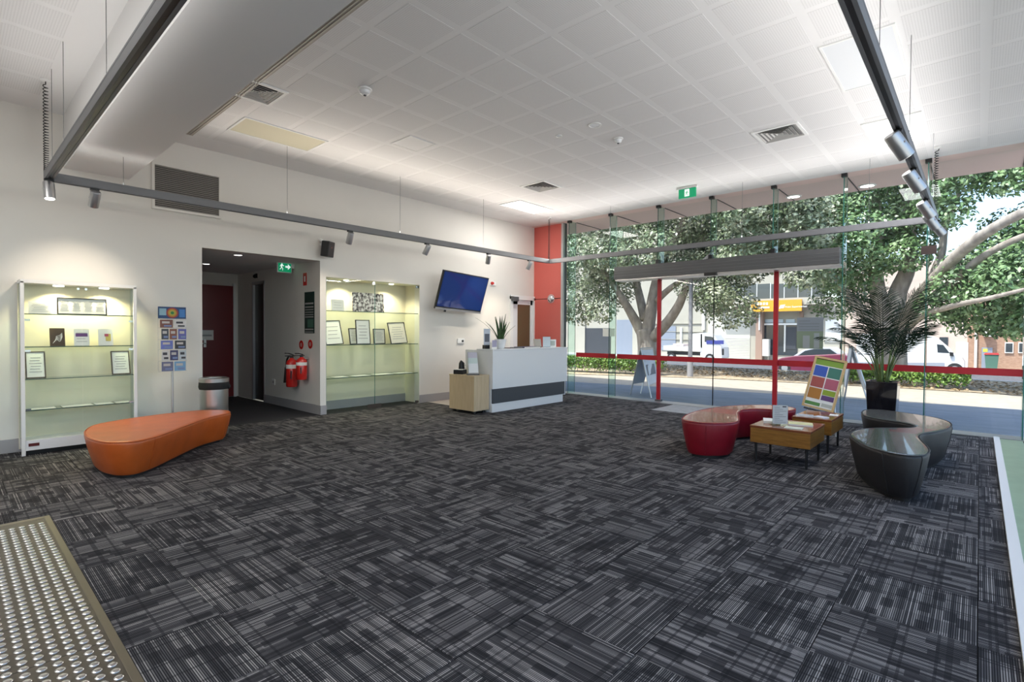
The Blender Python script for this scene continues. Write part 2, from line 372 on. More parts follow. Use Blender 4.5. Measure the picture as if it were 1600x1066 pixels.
# glazed door by the reception desk
d3 = struct('door_3', MB().box(A-.09, A+.03, DY0-.03, DY0+.05, 0, DZ).box(A-.09, A+.03, DY1-.06, DY1+.02, 0, DZ).box(A-.09, A+.03, DY0-.03, DY1+.02, DZ-.06, DZ+.03), M['white'])
build('door_leaf', MB().box(A-.06, A-.02, DY0+.05, DY0+.24, .01, DZ-.06).box(A-.06, A-.02, DY1-.12, DY1-.06, .01, DZ-.06).box(A-.06, A-.02, DY0+.05, DY1-.06, DZ-.16, DZ-.06).box(A-.06, A-.02, DY0+.05, DY1-.06, .01, .25), M['gloss_white'], d3)
build('pane', MB().box(A-.045, A-.035, DY0+.24, DY1-.12, .25, DZ-.16), mat('office_door_glass', (.10, .085, .04), .05, 0, .8, coat=.6), d3)  # golden reflection of the trees put into the pane colour
build('door_closer', MB().box(A+.03, A+.09, DY0-.02, DY0+.16, DZ-.10, DZ-.01), M['alug'], d3)
# other walls
struct('wall_rear', MB().box(A-.2, RX+.2, YB-.2, YB, 0, HC), M['wall'])
# red end panel
rx0, rx1 = A, ony((880, 467), FY+.12).x
we = struct('wall_end', MB().box(rx0-.3, rx1, FY+.16, FY+.24, 0, HC), M['alug'])
zj = ony((861, 467), FY+.14).z
p = build('panel', MB().box(rx0, rx1-.05, FY+.13, FY+.16, zj+.006, HC), M['red'], we, bevel=.004)
p = build('panel', MB().box(rx0, rx1-.05, FY+.13, FY+.16, 0, zj-.006), M['red'], we, bevel=.004)
build('edge_trim', MB().box(rx1-.05, rx1, FY+.10, FY+.18, 0, HC), M['alu'], we)

# glass front
FX = [ony((px, 480), FY).x for px in (888, 952, 1026.5, 1109, 1206, 1315.5, 1446.5)]+[.40]
HZ0, HZ1 = 2.25, 2.50                      # door header
def pane(name, x0, x1, z0, z1, y=GY, t=.012):
    o = struct(name, MB().box(x0+.004, x1-.004, y, y+t, z0, z1), M['glass']); return o
edges = [rx1]+FX
for i in range(len(edges)-1):
    x0, x1 = edges[i], edges[i+1]
    if x0 > FX[1]-.01 and x1 < FX[5]+.01:
        pane('window_%d' % (i+1), x0, x1, HZ1+.02, HC)
        continue
    o = pane('window_%d' % (i+1), x0, x1, .01, HC)
SX0, SX1, SX2 = ony((1031, 500), GY-.02).x, ony((1116, 500), GY-.02).x, ony((1213, 500), GY-.02).x
pane('window_9', FX[1], SX0, .01, HZ0+.02); pane('window_10', SX2, FX[5], .01, HZ0+.02)
leafs = []
for k, (x0, x1, sx) in enumerate(((SX0, SX1, SX0), (SX1, SX2, SX2))):
    o = struct('door_%d' % (4+k), MB().box(x0+.006, x1-.006, GY-.05, GY-.04, .02, HZ0), M['glass']); leafs.append(o)
    build('stile', MB().box(sx-.033, sx+.033, GY-.065, GY-.025, .01, HZ0), M['redtape'], o)
    e = x1 if k == 0 else x0
    build('meeting_stile', MB().box(e-.006, e+.006, GY-.052, GY-.038, .02, HZ0), M['gloss_white'], o)
for px, zz in ((SX0, .02),):
    tag(build('floor_track_guide', MB().box(px-.05, px+.06, GY-.09, GY-.01, .006, .035), M['alug']), 'small grey floor guide below red door stile', 'door guide')
# red safety strip along the glass
zs = ony((1316, 571.5), GY).z
segs = [(FX[0]+.03, FX[1]-.0), (FX[1]+.03, SX0), (SX0, SX1-.012), (SX1+.012, SX2), (SX2, FX[5]), (FX[5]+.0, FX[6]-.0), (FX[6], .40)]
whose = ['first clear pane left of the notices', 'pane left of the sliding doors', 'left sliding door', 'right sliding door', 'pane right of the sliding doors', 'pane behind the potted palm', 'last pane at the right']
for s, wh in zip(segs, whose):
    yy = GY-.054 if wh.endswith('sliding door') else GY-.003
    tag(build('safety_strip', MB().box(s[0], s[1], yy, yy+.003, zs-.045, zs+.045), M['redtape']), 'red safety film strip across the '+wh, 'safety strip', 'red strips on the glass front')
# fins
names = ['beside the red end panel', 'second from the red end panel', 'above the left part of the door header', 'above the middle of the door header', 'above the right part of the door header', 'at the right end of the door header', 'behind the dark grey bench', 'at the far right edge']
for i, x in enumerate(FX):
    z0 = .008 if i not in (2, 3, 4) else HZ1+.01
    t = thing('glass_fin', 'green-edged vertical glass fin '+names[i], 'glass fin', (x, FY, z0), 0, 'glass fins of the shopfront')
    w_ = .006
    build('fin_pane', MB().box(x-w_, x+w_, FY+.004, GY-.006, z0, HC-.01), M['finglass'], t)
    build('front_edge', MB().box(x-w_, x+w_, FY, FY+.004, z0, HC-.01), M['edge'] if i > 3 else M['darkedge'], t)
    build('rear_edge', MB().box(x-w_, x+w_, GY-.006, GY-.002, z0, HC-.01), M['alu'], t)
    b = MB().box(x-.035, x+.035, FY-.01, FY+.06, HC-.05, HC-.002)
    build('bracket', b, M['dark'], t)
    if i in (2, 3, 4): build('clamp', MB().box(x-.03, x+.03, FY-.02, FY+.06, z0-.005, z0+.07), M['dark'], t)
    if i == 6: zc_ = ony((1448, 391), FY).z; build('patch_fitting', MB().box(x-.06, x+.10, FY-.012, FY+.02, zc_-.055, zc_+.055), mat('bronze_fitting', (.10, .07, .065), .4, .5), t)
    # steel rod on the outer soffit above each fin
    build('soffit_rod', MB().box(x-.006, x+.006, GY+.02, 9.86, HC-.010, HC-.001), M['dark'], t)
# door header
HX0, HX1 = ony((960, 420), FY-.08).x, FX[5]-.02
h = thing('door_header', 'long grey metal sliding door operator housing across the glass', 'door operator', (-3.2, FY-.1, HZ0))
build('housing', MB().box(HX0, HX1, FY-.10, FY+.05, HZ0+.02, HZ1), M['alug'], h, bevel=.006)
build('bottom_rail', MB().box(HX0+.02, HX1, FY-.08, GY, HZ0-.01, HZ0+.02), M['alu'], h)
build('sensor', MB().box(-3.42, -3.22, FY-.13, FY-.06, HZ0-.03, HZ0+.02), M['dark'], h)
for k in range(3): build('groove', MB().box(HX0+.005, HX1-.005, FY-.104, FY-.099, HZ0+.08+k*.05, HZ0+.084+k*.05), mat('groove_grey', (.22, .22, .23), .5), h)
# right-hand glass wall, running past the camera
for k in range(6):
    y0 = -4.4+2.2*k; y1 = min(y0+2.2, GY)
    o = struct('window_%d' % (11+k), MB().box(RX+.02, RX+.032, y0+.02, y1-.005, .02, HC), M['glass'])
    build('mullion', MB().box(RX, RX+.05, y0-.015, y0+.015, 0, HC), M['alu'], o)
# ================================================================== CEILING AND WALL FITTINGS
def spot_lamp(parent, loc, aim, energy, size=70, blend=.8, color=(1, .86, .68), r=.03):
    ld = bpy.data.lights.new('lamp_light', 'SPOT'); ld.energy = energy; ld.spot_size = radians(size); ld.spot_blend = blend; ld.color = color; ld.shadow_soft_size = r
    o = bpy.data.objects.new('lamp_light', ld); COL.objects.link(o); o.parent = parent
    o.location = Vector(loc)-world_loc(parent); o.rotation_euler = (Vector(aim)-Vector(loc)).to_track_quat('-Z', 'Y').to_euler(); return o
def area_lamp(parent, loc, sx, sy, energy, color=(1, .97, .92), rot=(0, 0, 0)):
    ld = bpy.data.lights.new('lamp_light', 'AREA'); ld.shape = 'RECTANGLE'; ld.size = sx; ld.size_y = sy; ld.energy = energy; ld.color = color
    o = bpy.data.objects.new('lamp_light', ld); COL.objects.link(o); o.parent = parent; o.location = Vector(loc)-world_loc(parent); o.rotation_euler = rot; return o
PANEL_E, SPOT_E = 12, 26
def panel(label, corners, m, energy, color=(1, .97, .92)):
    P = [onz(c, HC) for c in corners] if not isinstance(corners[0], Vector) else corners
    x0, x1 = min(p.x for p in P), max(p.x for p in P); y0, y1 = min(p.y for p in P), max(p.y for p in P)
    t = thing('ceiling_light', label, 'ceiling light', ((x0+x1)/2, (y0+y1)/2, HC), 0, 'recessed ceiling light panels')
    build('frame', MB().box(x0, x1, y0, y0+.02, HC-.012, HC).box(x0, x1, y1-.02, y1, HC-.012, HC).box(x0, x0+.02, y0+.02, y1-.02, HC-.012, HC).box(x1-.02, x1, y0+.02, y1-.02, HC-.012, HC), M['white'], t)
    build('diffuser', MB().box(x0+.02, x1-.02, y0+.02, y1-.02, HC-.008, HC), m, t)
    if energy: area_lamp(t, ((x0+x1)/2, (y0+y1)/2, HC-.02), x1-x0-.05, y1-y0-.05, energy, color)
    return t
panel('unlit pale blue-grey ceiling light panel behind the right track', [(1282, 72), (1317, 142), (1418, 116), (1400, 40)], M['paneloff'], 0)
panel('lit white ceiling light panel near the glass front', [(1344, 194), (1367, 231), (1448, 216), (1440, 173)], M['panelon'], PANEL_E*2, (.95, .97, 1))
panel('yellowed ceiling light panel beside the taupe slot diffuser', [(381, 183), (355, 201), (512, 220), (481, 236)], M['panelyel'], 0)
panel('pale ceiling light panel above the reception desk', [Vector((-6.45, 6.75, HC)), Vector((-5.95, 7.72, HC))], M['panelon'], PANEL_E*2)
for (x, y, wh) in ((-4.9, -1.4, 'nearer left'), (-2.4, -1.4, 'nearer right'), (-4.9, -3.2, 'farther left'), (-2.4, -3.2, 'farther right')):  # unseen panels added behind the camera to light the room
    t = panel('added unseen ceiling light panel behind the camera, the %s one' % wh, [Vector((x-.25, y-.5, HC)), Vector((x+.25, y+.5, HC))], M['panelon'], PANEL_E*2)
# access hatch
P = [onz(c, HC) for c in ((612, 223), (640, 209), (681, 225), (656, 232))]
x0, x1, y0, y1 = -5.35, -4.97, P[0].y, P[2].y
t = thing('access_hatch', 'small square flush access hatch in the ceiling near the desk end', 'access hatch', ((x0+x1)/2, (y0+y1)/2, HC))
build('frame', MB().box(x0, x1, y0, y0+.012, HC-.011, HC).box(x0, x1, y1-.012, y1, HC-.011, HC).box(x0, x0+.012, y0+.012, y1-.012, HC-.011, HC).box(x1-.012, x1, y0+.012, y1-.012, HC-.011, HC), M['white'], t)
build('hatch_panel', MB().box(x0+.017, x1-.017, y0+.017, y1-.017, HC-.008, HC), M['ceil'], t)
# four-way diffusers
def diffuser(label, c, s=.24):
    t = thing('ceiling_vent', label, 'air vent', (c[0], c[1], HC), 0, 'square four-way ceiling diffusers')
    x, y = c; fr = MB()
    fr.box(x-s, x+s, y-s, y-s+.03, HC-.014, HC).box(x-s, x+s, y+s-.03, y+s, HC-.014, HC).box(x-s, x-s+.03, y-s+.03, y+s-.03, HC-.014, HC).box(x+s-.03, x+s, y-s+.03, y+s-.03, HC-.014, HC)
    build('frame', fr, M['white'], t)
    build('duct_shade', MB().box(x-s+.03, x+s-.03, y-s+.03, y+s-.03, HC-.002, HC+.002), M['dark'], t)  # flat black sheet in place of the shaded depth behind the louvres
    n = 5
    for side in range(4):
        for k in range(1, n+1):
            r0 = (s-.03)*k/n-.006; r1 = r0-.014; z0, z1 = HC-.004, HC-.012
            if r1 < .01: continue
            def R(a, b): return (a, b) if side == 0 else (-b, a) if side == 1 else (-a, -b) if side == 2 else (b, -a)
            q = [R(r0, -r0), R(r0, r0), R(r1, r1), R(r1, -r1)]
            v = [(x+q[0][0], y+q[0][1], z1), (x+q[1][0], y+q[1][1], z1), (x+q[2][0], y+q[2][1], z0), (x+q[3][0], y+q[3][1], z0)]
            v += [(a, b, c_+.003) for a, b, c_ in v]
            build('louvre', MB().add(v, [(0, 1, 2, 3), (7, 6, 5, 4), (0, 4, 5, 1), (1, 5, 6, 2), (2, 6, 7, 3), (3, 7, 4, 0)]), mat('vent_louvre', (.52, .51, .49), .5), t)
def cen(pts): v = [onz(p, HC) for p in pts]; return (sum(p.x for p in v)/len(v), sum(p.y for p in v)/len(v))
diffuser('square four-way ceiling diffuser beside the slot diffuser', cen([(388, 123), (439, 137), (406, 160), (366, 148)]), .22)
diffuser('square four-way ceiling diffuser nearest the right track', cen([(1175, 204), (1246, 190), (1258, 212), (1196, 225)]))
diffuser('square four-way ceiling diffuser above the reception desk', cen([(814, 290), (849, 282), (875, 293), (845, 300)]))
def detector(label, px, r=.05):
    c = onz(px, HC); t = thing('smoke_detector', label, 'smoke detector', (c.x, c.y, HC))
    build('base', MB().lathe([(r*1.1, 0), (r*1.1, -.014), (r*.9, -.02)], c), M['white'], t, smooth=True)
    build('head', MB().lathe([(r*.85, -.02), (r*.75, -.045), (r*.45, -.058), (r*.3, -.058)], c), M['gloss_white'], t, smooth=True)
    build('indicator', MB().box(c.x-.008, c.x+.008, c.y-.01, c.y+.01, HC-.066, HC-.057), M['ink'], t)
detector('white smoke detector on ceiling near the slot diffuser', (570, 139), .06); detector('white smoke detector on ceiling in front of the exit sign', (966, 216), .05)
def ring(label, px, r, lit=True):
    c = onz(px, HC); t = thing('downlight', label, 'downlight', (c.x, c.y, HC))
    build('trim_ring', MB().lathe([(r, 0), (r, -.008), (r*.8, -.01), (r*.75, -.004)], c, cap=False), M['white'], t, smooth=True)
    build('lens', MB().lathe([(.001, -.005), (r*.76, -.005)], c, cap=False), M['paneloff'] if not lit else M['ledwhite'], t); return t
ring('round white recessed ceiling speaker in mid ceiling', (929, 195), .075, False); ring('tiny round white sensor beside the recessed speaker', (873, 212), .04, False)
for px, wh in (((1240, 307), 'left'), ((1355, 290), 'right')):
    c = onz(px, HC); t = thing('soffit_downlight', 'round white downlight in the pink outdoor soffit, the %s one' % wh, 'downlight', (c.x, c.y, HC), 0, 'soffit downlights')
    build('trim_ring', MB().lathe([(.12, 0), (.12, -.01), (.09, -.012)], c, cap=False), M['white'], t); build('lens', MB().lathe([(.001, -.007), (.1, -.007)], c, cap=False), M['ledwhite'], t)
# exit sign hanging from the ceiling
def running_man(w):
    """little figure as polygons in a unit square"""
    return [[(.46, .80), (.54, .80), (.58, .88), (.54, .95), (.46, .95), (.42, .88)], [(.40, .75), (.58, .78), (.52, .42), (.38, .42)],
            [(.40, .75), (.24, .62), (.20, .48), (.26, .46), (.31, .58), (.44, .66)], [(.56, .77), (.72, .62), (.84, .64), (.84, .58), (.70, .54), (.54, .66)],
            [(.44, .46), (.52, .44), (.68, .30), (.64, .06), (.57, .06), (.59, .27)], [(.38, .46), (.48, .42), (.36, .22), (.14, .14), (.13, .20), (.30, .28)]]
c0 = onz((1060, 294), HC); c1 = onz((1088.5, 290), HC); zb = ony((1074, 309), (c0.y+c1.y)/2).z; yy = (c0.y+c1.y)/2
zt = HC-.035
t = thing('exit_sign', 'green exit sign with white running figure hanging from ceiling', 'exit sign', ((c0.x+c1.x)/2, yy, zb))
build('mount', MB().box(c0.x-.03, c1.x+.03, yy-.04, yy+.04, HC-.03, HC), M['white'], t, bevel=.004)
build('body', MB().box(c0.x, c1.x, yy-.015, yy+.015, zb, zt+.02), M['green'], t)
wS = zt-zb-.03; xm = (c0.x+c1.x)/2
build('symbol_field', MB().box(xm-wS*.36, xm+wS*.36, yy-.017, yy-.0151, zb+.02, zt-.005), M['symbol'], t)
fm = MB()
for pl in running_man(1): fm.prism([(xm+(a-.5)*wS*.8, zb+.02+b*wS*.92) for a, b in pl], yy-.0185, yy-.0171, 'y')
build('running_figure', fm, M['green'], t)
# suspended track lighting: a rectangle of four bars with coiled leads
TZ = 2.64; TXL, TXR, TY0 = -6.40, -.425, .665
TY1 = 8.16
FILL_UP_E = 24
def track(label, a, b, wires, upcol=(1, .97, .94)):
    a, b = Vector(a), Vector(b); mid = (a+b)/2
    t = thing('light_track', label, 'light track', mid, 0, 'suspended light track rectangle')
    horiz = abs(a.x-b.x) > abs(a.y-b.y); w2 = .03
    if horiz: f = lambda o0, o1, z0, z1: MB().box(min(a.x, b.x), max(a.x, b.x), a.y+o0, a.y+o1, z0, z1)
    else: f = lambda o0, o1, z0, z1: MB().box(a.x+o0, a.x+o1, min(a.y, b.y), max(a.y, b.y), z0, z1)
    build('profile', f(-w2, w2, TZ+.004, TZ+.062), M['trackg'], t, bevel=.003)
    build('conductor_slot', f(-.012, .012, TZ+.0005, TZ+.0045), M['dark'], t)
    build('flange', f(-w2, -.012, TZ-.003, TZ+.0045), M['trackg'], t); build('flange', f(.012, w2, TZ-.003, TZ+.0045), M['trackg'], t)
    build('added_uplight_strip', f(-.02, .02, TZ+.0621, TZ+.0635), M['ledwhite'], t); build('lip', f(-w2, -.023, TZ+.062, TZ+.076), M['trackg'], t); build('lip', f(.023, w2, TZ+.062, TZ+.076), M['trackg'], t)  # glowing strip and its lips are added for the invented uplight
    L_ = (b-a).length
    # added uplight to brighten the ceiling, tilted towards the middle of the room
    inw = Vector((0, 1 if mid.y < 4 else -1, 0)) if horiz else Vector((1 if mid.x < -3 else -1, 0, 0))
    dirv = (inw*sin(radians(62))+Vector((0, 0, 1))*cos(radians(62))); zz_ = -dirv
    if horiz: xx_ = Vector((1, 0, 0)); yy_ = zz_.cross(xx_)
    else: yy_ = Vector((0, 1, 0)); xx_ = yy_.cross(zz_)
    rot = Matrix((xx_, yy_, zz_)).transposed().to_euler()
    near = horiz and mid.y < 4
    if near: rot = (pi+.5, 0, 0)
    area_lamp(t, (mid.x, mid.y if horiz else mid.y+.7, TZ+.10), L_-.1 if horiz else .04, .04 if horiz else L_-1.6, FILL_UP_E*L_/7*(.4 if near else 1), upcol, rot)
    for p in wires:
        build('suspension_wire', MB().cyl((p[0], p[1], TZ+.06), (p[0], p[1], HC if not (.89 < p[1] < 1.46) else 3.0), .0022, n=6), M['alug'], t)
        build('wire_grip', MB().cyl((p[0], p[1], TZ+.06), (p[0], p[1], TZ+.10), .007, n=8), M['alu'], t)
    return t
wy = [onx(p, TXL).y for p in ((193, 285), (449, 342), (625, 373), (755, 393))]
track('suspended grey light track running along the long left wall', (TXL, TY0+.03, TZ), (TXL, TY1-.03, TZ), [(TXL, y) for y in wy], (1, .90, .78))
track('suspended grey light track nearest, under the ceiling beam at left', (TXL, TY0, TZ), (TXR, TY0, TZ), [(x, TY0) for x in (-6.1, -5.45, -3.85, -1.5)])
track('suspended grey light track crossing in front of the glass front', (TXL, TY1, TZ), (TXR, TY1, TZ), [(-5.0, TY1), (-2.7, TY1), (-1.1, TY1)])
track('suspended grey light track overhead at the right', (TXR, TY0+.03, TZ), (TXR, TY1-.03, TZ), [(TXR, y) for y in (3.4, 5.0, 7.6)])
def coil(label, x, y):
    t = thing('coiled_cable', label, 'coiled cable', (x, y, TZ+.06), 0, 'coiled black supply leads of the light tracks')
    n = 34; pts = []
    z0, z1 = TZ+.07, HC-.05
    for i in range(n*10+1):
        u = i/(n*10); a = 2*pi*n*u; zz = z0+(z1-z0)*(u**1.35); pts.append((x+.017*cos(a), y+.017*sin(a), zz))
    build('cord', MB().tube([(x, y, TZ+.062)]+pts+[(x+.02, y, HC-.02)], .0042, 5), M['rubber'], t, smooth='all')
    build('ceiling_rose', MB().lathe([(.04, 0), (.04, -.012), (.015, -.03)], (x, y, HC)), M['white'], t, smooth=True)
coil('coiled black cable hanging at the left end of the wall track', TXL, TY0-.01); coil('coiled black cable hanging above the red end panel', TXL, TY1-.01); coil('coiled black cable hanging at far right above the tracks', TXR+.0, TY1+.02)
def spot(label, p, aim, e, s=1.0, light=True):
    p = Vector(p); aim = Vector(aim)
    t = thing('track_spotlight', label, 'spotlight', (p.x, p.y, TZ), 0, 'spotlights on the light tracks')
    build('adapter', MB().box(p.x-.02, p.x+.02, p.y-.035, p.y+.035, TZ-.022, TZ-.004), M['dark'], t)
    build('stem', MB().cyl((p.x, p.y, TZ-.02), (p.x, p.y, TZ-.06), .008, n=8), M['alu'], t)
    d_ = (aim-p).normalized(); c = Vector((p.x, p.y, TZ-.10))
    a, b = c-d_*.075*s, c+d_*.085*s
    h_ = build('head', MB().tube([a, a+d_*.01, b-d_*.012, b], [.038*s, .042*s, .042*s, .042*s], 18), M['alu'], t, smooth=True)
    build('lens', MB().tube([b-d_*.004, b+d_*.002], [.036*s, .036*s], 16), M['ledwhite'] if light else M['paneloff'], h_)
    side = d_.cross(Vector((0, 0, 1))).normalized()
    build('yoke', MB().tube([c+side*.045*s, Vector((p.x, p.y, TZ-.05))+side*.02, Vector((p.x, p.y, TZ-.05))-side*.02, c-side*.045*s], .005, 6), M['alu'], t)
    if e: spot_lamp(t, b+d_*.01, aim, e, 80)
ws = [onx(p, TXL).y for p in ((148, 315), (547, 375), (667, 393), (763, 407), (827, 419))]
tg = ['above the white display cabinet', 'nearest the black wall speaker', 'left of the television', 'right of the television', 'nearest the red end panel']
am = [(A, .95, 1.4), (A, 3.9, 1.2), (A, 4.9, 1.2), (A, 7.0, 1.1), (A, 7.5, 1.0)]
for y, g, a in zip(ws, tg, am): spot('small silver track spotlight on the wall track '+g, (TXL, y, TZ), a, SPOT_E)
spot('silver track spotlight at the left corner of the tracks', (TXL+.08, TY0, TZ), (-5.9, .75, .3), SPOT_E)
rs = [onx(p, TXR).y for p in ((1404, 212), (1428, 266), (1447, 316), (1455, 333))]
rg = ['nearest the lit ceiling panel', 'second along from the lit ceiling panel', 'third along from the lit ceiling panel', 'fourth along from the lit ceiling panel']
for y, g in zip(rs, rg): spot('large silver spotlight on the right track, '+g, (TXR, y, TZ), (TXR+.5, y+.55, 1.75), SPOT_E*.3, 1.15)
spot('large silver spotlight at the glass end of the right track', (TXR+.03, TY1-.12, TZ), (.1, 8.5, 1.9), 0, 1.1)

# wall fittings on the left wall
g0, g1 = onx((241, 257), A), onx((341.6, 338), A)
t = thing('wall_vent', 'dark louvred return-air grille high on the left wall', 'air vent', (A, (g0.y+g1.y)/2, g1.z))
build('frame', MB().box(A, A+.02, g0.y-.03, g1.y+.03, g1.z-.03, g1.z).box(A, A+.02, g0.y-.03, g1.y+.03, g0.z, g0.z+.03).box(A, A+.02, g0.y-.03, g0.y, g1.z, g0.z).box(A, A+.02, g1.y, g1.y+.03, g1.z, g0.z), M['wall'], t)
build('duct_shade', MB().box(A+.001, A+.003, g0.y, g1.y, g1.z, g0.z), mat('duct_dark', (.05, .045, .045), .8), t)  # thin dark sheet painted as the shade behind the slats
n = 22
for k in range(n):
    z = g1.z+(g0.z-g1.z)*(k+.5)/n; h2 = (g0.z-g1.z)/n*.30
    build('louvre', MB().add([(A+.003, g0.y, z+h2), (A+.016, g0.y, z-h2), (A+.016, g1.y, z-h2), (A+.003, g1.y, z+h2), (A+.003, g0.y, z+h2+.003), (A+.016, g0.y, z-h2+.003), (A+.016, g1.y, z-h2+.003), (A+.003, g1.y, z+h2+.003)], [(0, 1, 2, 3), (7, 6, 5, 4), (0, 4, 5, 1), (1, 5, 6, 2), (2, 6, 7, 3), (3, 7, 4, 0)]), mat('vent_slat', (.30, .28, .26), .5), t)
# speaker
s0 = onx((503, 378), A+.12); s1 = onx((520, 401), A+.12)
ym, zm = (s0.y+s1.y)/2, (s0.z+s1.z)/2
t = thing('wall_speaker', 'small black speaker bracketed to the wall above the display niche', 'speaker', (A, ym, zm-.12))
build('cabinet', MB().mbox(Matrix.Translation((A+.13, ym, zm)) @ Matrix.Rotation(.5, 4, 'Z') @ Matrix.Rotation(.12, 4, 'Y'), .13, .155, .23), M['dark'], t, bevel=.012)
build('bracket', MB().cyl((A, ym-.04, zm+.08), (A+.1, ym-.02, zm+.03), .014).sphere((A+.03, ym-.05, zm+.13), .03), M['white'], t, smooth=True)
build('badge', MB().mbox(Matrix.Translation((A+.188, ym+.03, zm+.02)) @ Matrix.Rotation(.5, 4, 'Z'), .006, .012, .02), M['chrome'], t)
# television
q = [onx(p, A+.22) for p in ((686, 425), (757, 434.5), (747, 488), (677, 483))]
c = sum(q, Vector())/4; wT = ((q[1]-q[0]).length+(q[2]-q[3]).length)/2*1.0; hT = .70
t = thing('television', 'flat dark blue television tilted down from wall bracket', 'television', (A, c.y, c.z-.3))
mt = Matrix.Translation((A+.29, c.y, c.z)) @ Matrix.Rotation(radians(-3), 4, 'X') @ Matrix.Rotation(radians(17), 4, 'Y') @ Matrix.Rotation(radians(0), 4, 'Z')
build('casing', MB().mbox(mt, .05, wT, hT), M['dark'], t, bevel=.006)
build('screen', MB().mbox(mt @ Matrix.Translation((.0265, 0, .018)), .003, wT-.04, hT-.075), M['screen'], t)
build('lower_trim', MB().mbox(mt @ Matrix.Translation((.0275, 0, -hT/2+.017)), .006, wT, .034), M['alu'], t)
build('bracket', MB().box(A+.001, A+.03, c.y-.2, c.y+.2, c.z-.15, c.z+.15).box(A+.03, A+.27, c.y-.05, c.y+.05, c.z-.04, c.z+.04), M['dark'], t)
build('sensor', MB().mbox(mt @ Matrix.Translation((.01, -wT*.28, -hT/2-.02)), .02, .04, .04), M['dark'], t)
# small wall devices
p = onx((719.5, 533), A)
t = thing('thermostat', 'small white thermostat on the wall below the television', 'thermostat', (A, p.y, p.z-.04))
build('body', MB().box(A, A+.025, p.y-.09, p.y+.09, p.z-.05, p.z+.05), M['white'], t, bevel=.008); build('dial', MB().cyl((A+.025, p.y+.03, p.z), (A+.035, p.y+.03, p.z), .022), M['dark'], t)
p = onx((768, 443), A)
t = thing('fire_call_point', 'tiny red and white alarm sounder right of the television', 'alarm', (A, p.y, p.z-.04))
build('base', MB().box(A, A+.02, p.y-.04, p.y+.11, p.z-.04, p.z+.04), M['white'], t); build('beacon', MB().cyl((A+.02, p.y-.01, p.z), (A+.06, p.y-.01, p.z), .035, .025), M['extred'], t)
p = onx((842, 444), A); t = thing('wall_sensor', 'small white sensor beside the red end panel', 'sensor', (A, p.y-.1, p.z-.06))
build('body', MB().box(A, A+.05, p.y-.15, p.y-.07, p.z-.07, p.z+.06), M['white'], t, bevel=.01); build('window', MB().box(A+.05, A+.053, p.y-.14, p.y-.08, p.z-.05, p.z), M['gloss_white'], t)
p = ony((861, 467), FY+.13); t = thing('security_dome', 'silver half-dome mirror on the red end panel', 'dome mirror', (p.x, FY+.13, p.z))
hm = MB(); R = .085
prof = [(R*sin(a), -R*cos(a)*.7) for a in [pi/2*i/8 for i in range(9)]]
vv = []; nn = 20
for r, d_ in prof:
    for j in range(nn): vv.append((p.x+r*cos(2*pi*j/nn), FY+.13+d_, p.z+r*sin(2*pi*j/nn)))
hm.add(vv, [(i*nn+j, i*nn+(j+1) % nn, (i+1)*nn+(j+1) % nn, (i+1)*nn+j) for i in range(8) for j in range(nn)])
build('dome', hm, M['chrome'], t, smooth='all'); build('rim', MB().tube([(p.x, FY+.122, p.z), (p.x, FY+.132, p.z)], .095, 20), M['alu'], t)
# notice sheets and decal on the glass
p0, p1 = ony((943, 514), FY), ony((952, 525.5), FY)
for k, (a, b, wh) in enumerate((((942, 513.5), (951, 526), 'left of the second fin'), ((953, 513.5), (960.5, 526), 'right of the second fin'))):
    u, v = ony(a, GY), ony(b, GY)
    tag(build('notice_sheet', MB().box(u.x, v.x, GY-.004, GY-.002, v.z, u.z), M['paper']), 'small white notice sheet taped to glass '+wh, 'notice', 'notices on the glass')
u, v = ony((1245.5, 496.5), GY), ony((1286, 545.5), GY)
t = thing('glass_decal', 'grey-green printed notice panel on glass right of red door stile', 'notice', ((u.x+v.x)/2, GY-.006, v.z))
hh = u.z-v.z; ww = v.x-u.x
build('upper_field', MB().box(u.x, v.x, GY-.006, GY-.002, v.z+hh*.56, u.z), mat('decal_grey', (.25, .28, .32), .5), t)
build('lower_field', MB().box(u.x, v.x, GY-.006, GY-.002, v.z, v.z+hh*.56), mat('decal_green', (.22, .28, .20), .5), t)
lm = MB()
for k in range(4): lm.box(u.x+.03, u.x+ww*(.5 if k == 0 else .85), GY-.008, GY-.0062, u.z-hh*(.12+.09*k), u.z-hh*(.105+.09*k))
build('text_lines', lm, mat('decal_text', (.16, .18, .21), .5), t)
build('pale_block', MB().box(u.x+ww*.24, u.x+ww*.5, GY-.008, GY-.0062, v.z+hh*.02, v.z+hh*.42), mat('decal_pale', (.33, .36, .38), .5), t)
build('pale_block', MB().box(u.x+ww*.66, u.x+ww*.86, GY-.008, GY-.0062, v.z+hh*.02, v.z+hh*.5), mat('decal_pale', (.33, .36, .38), .5), t)

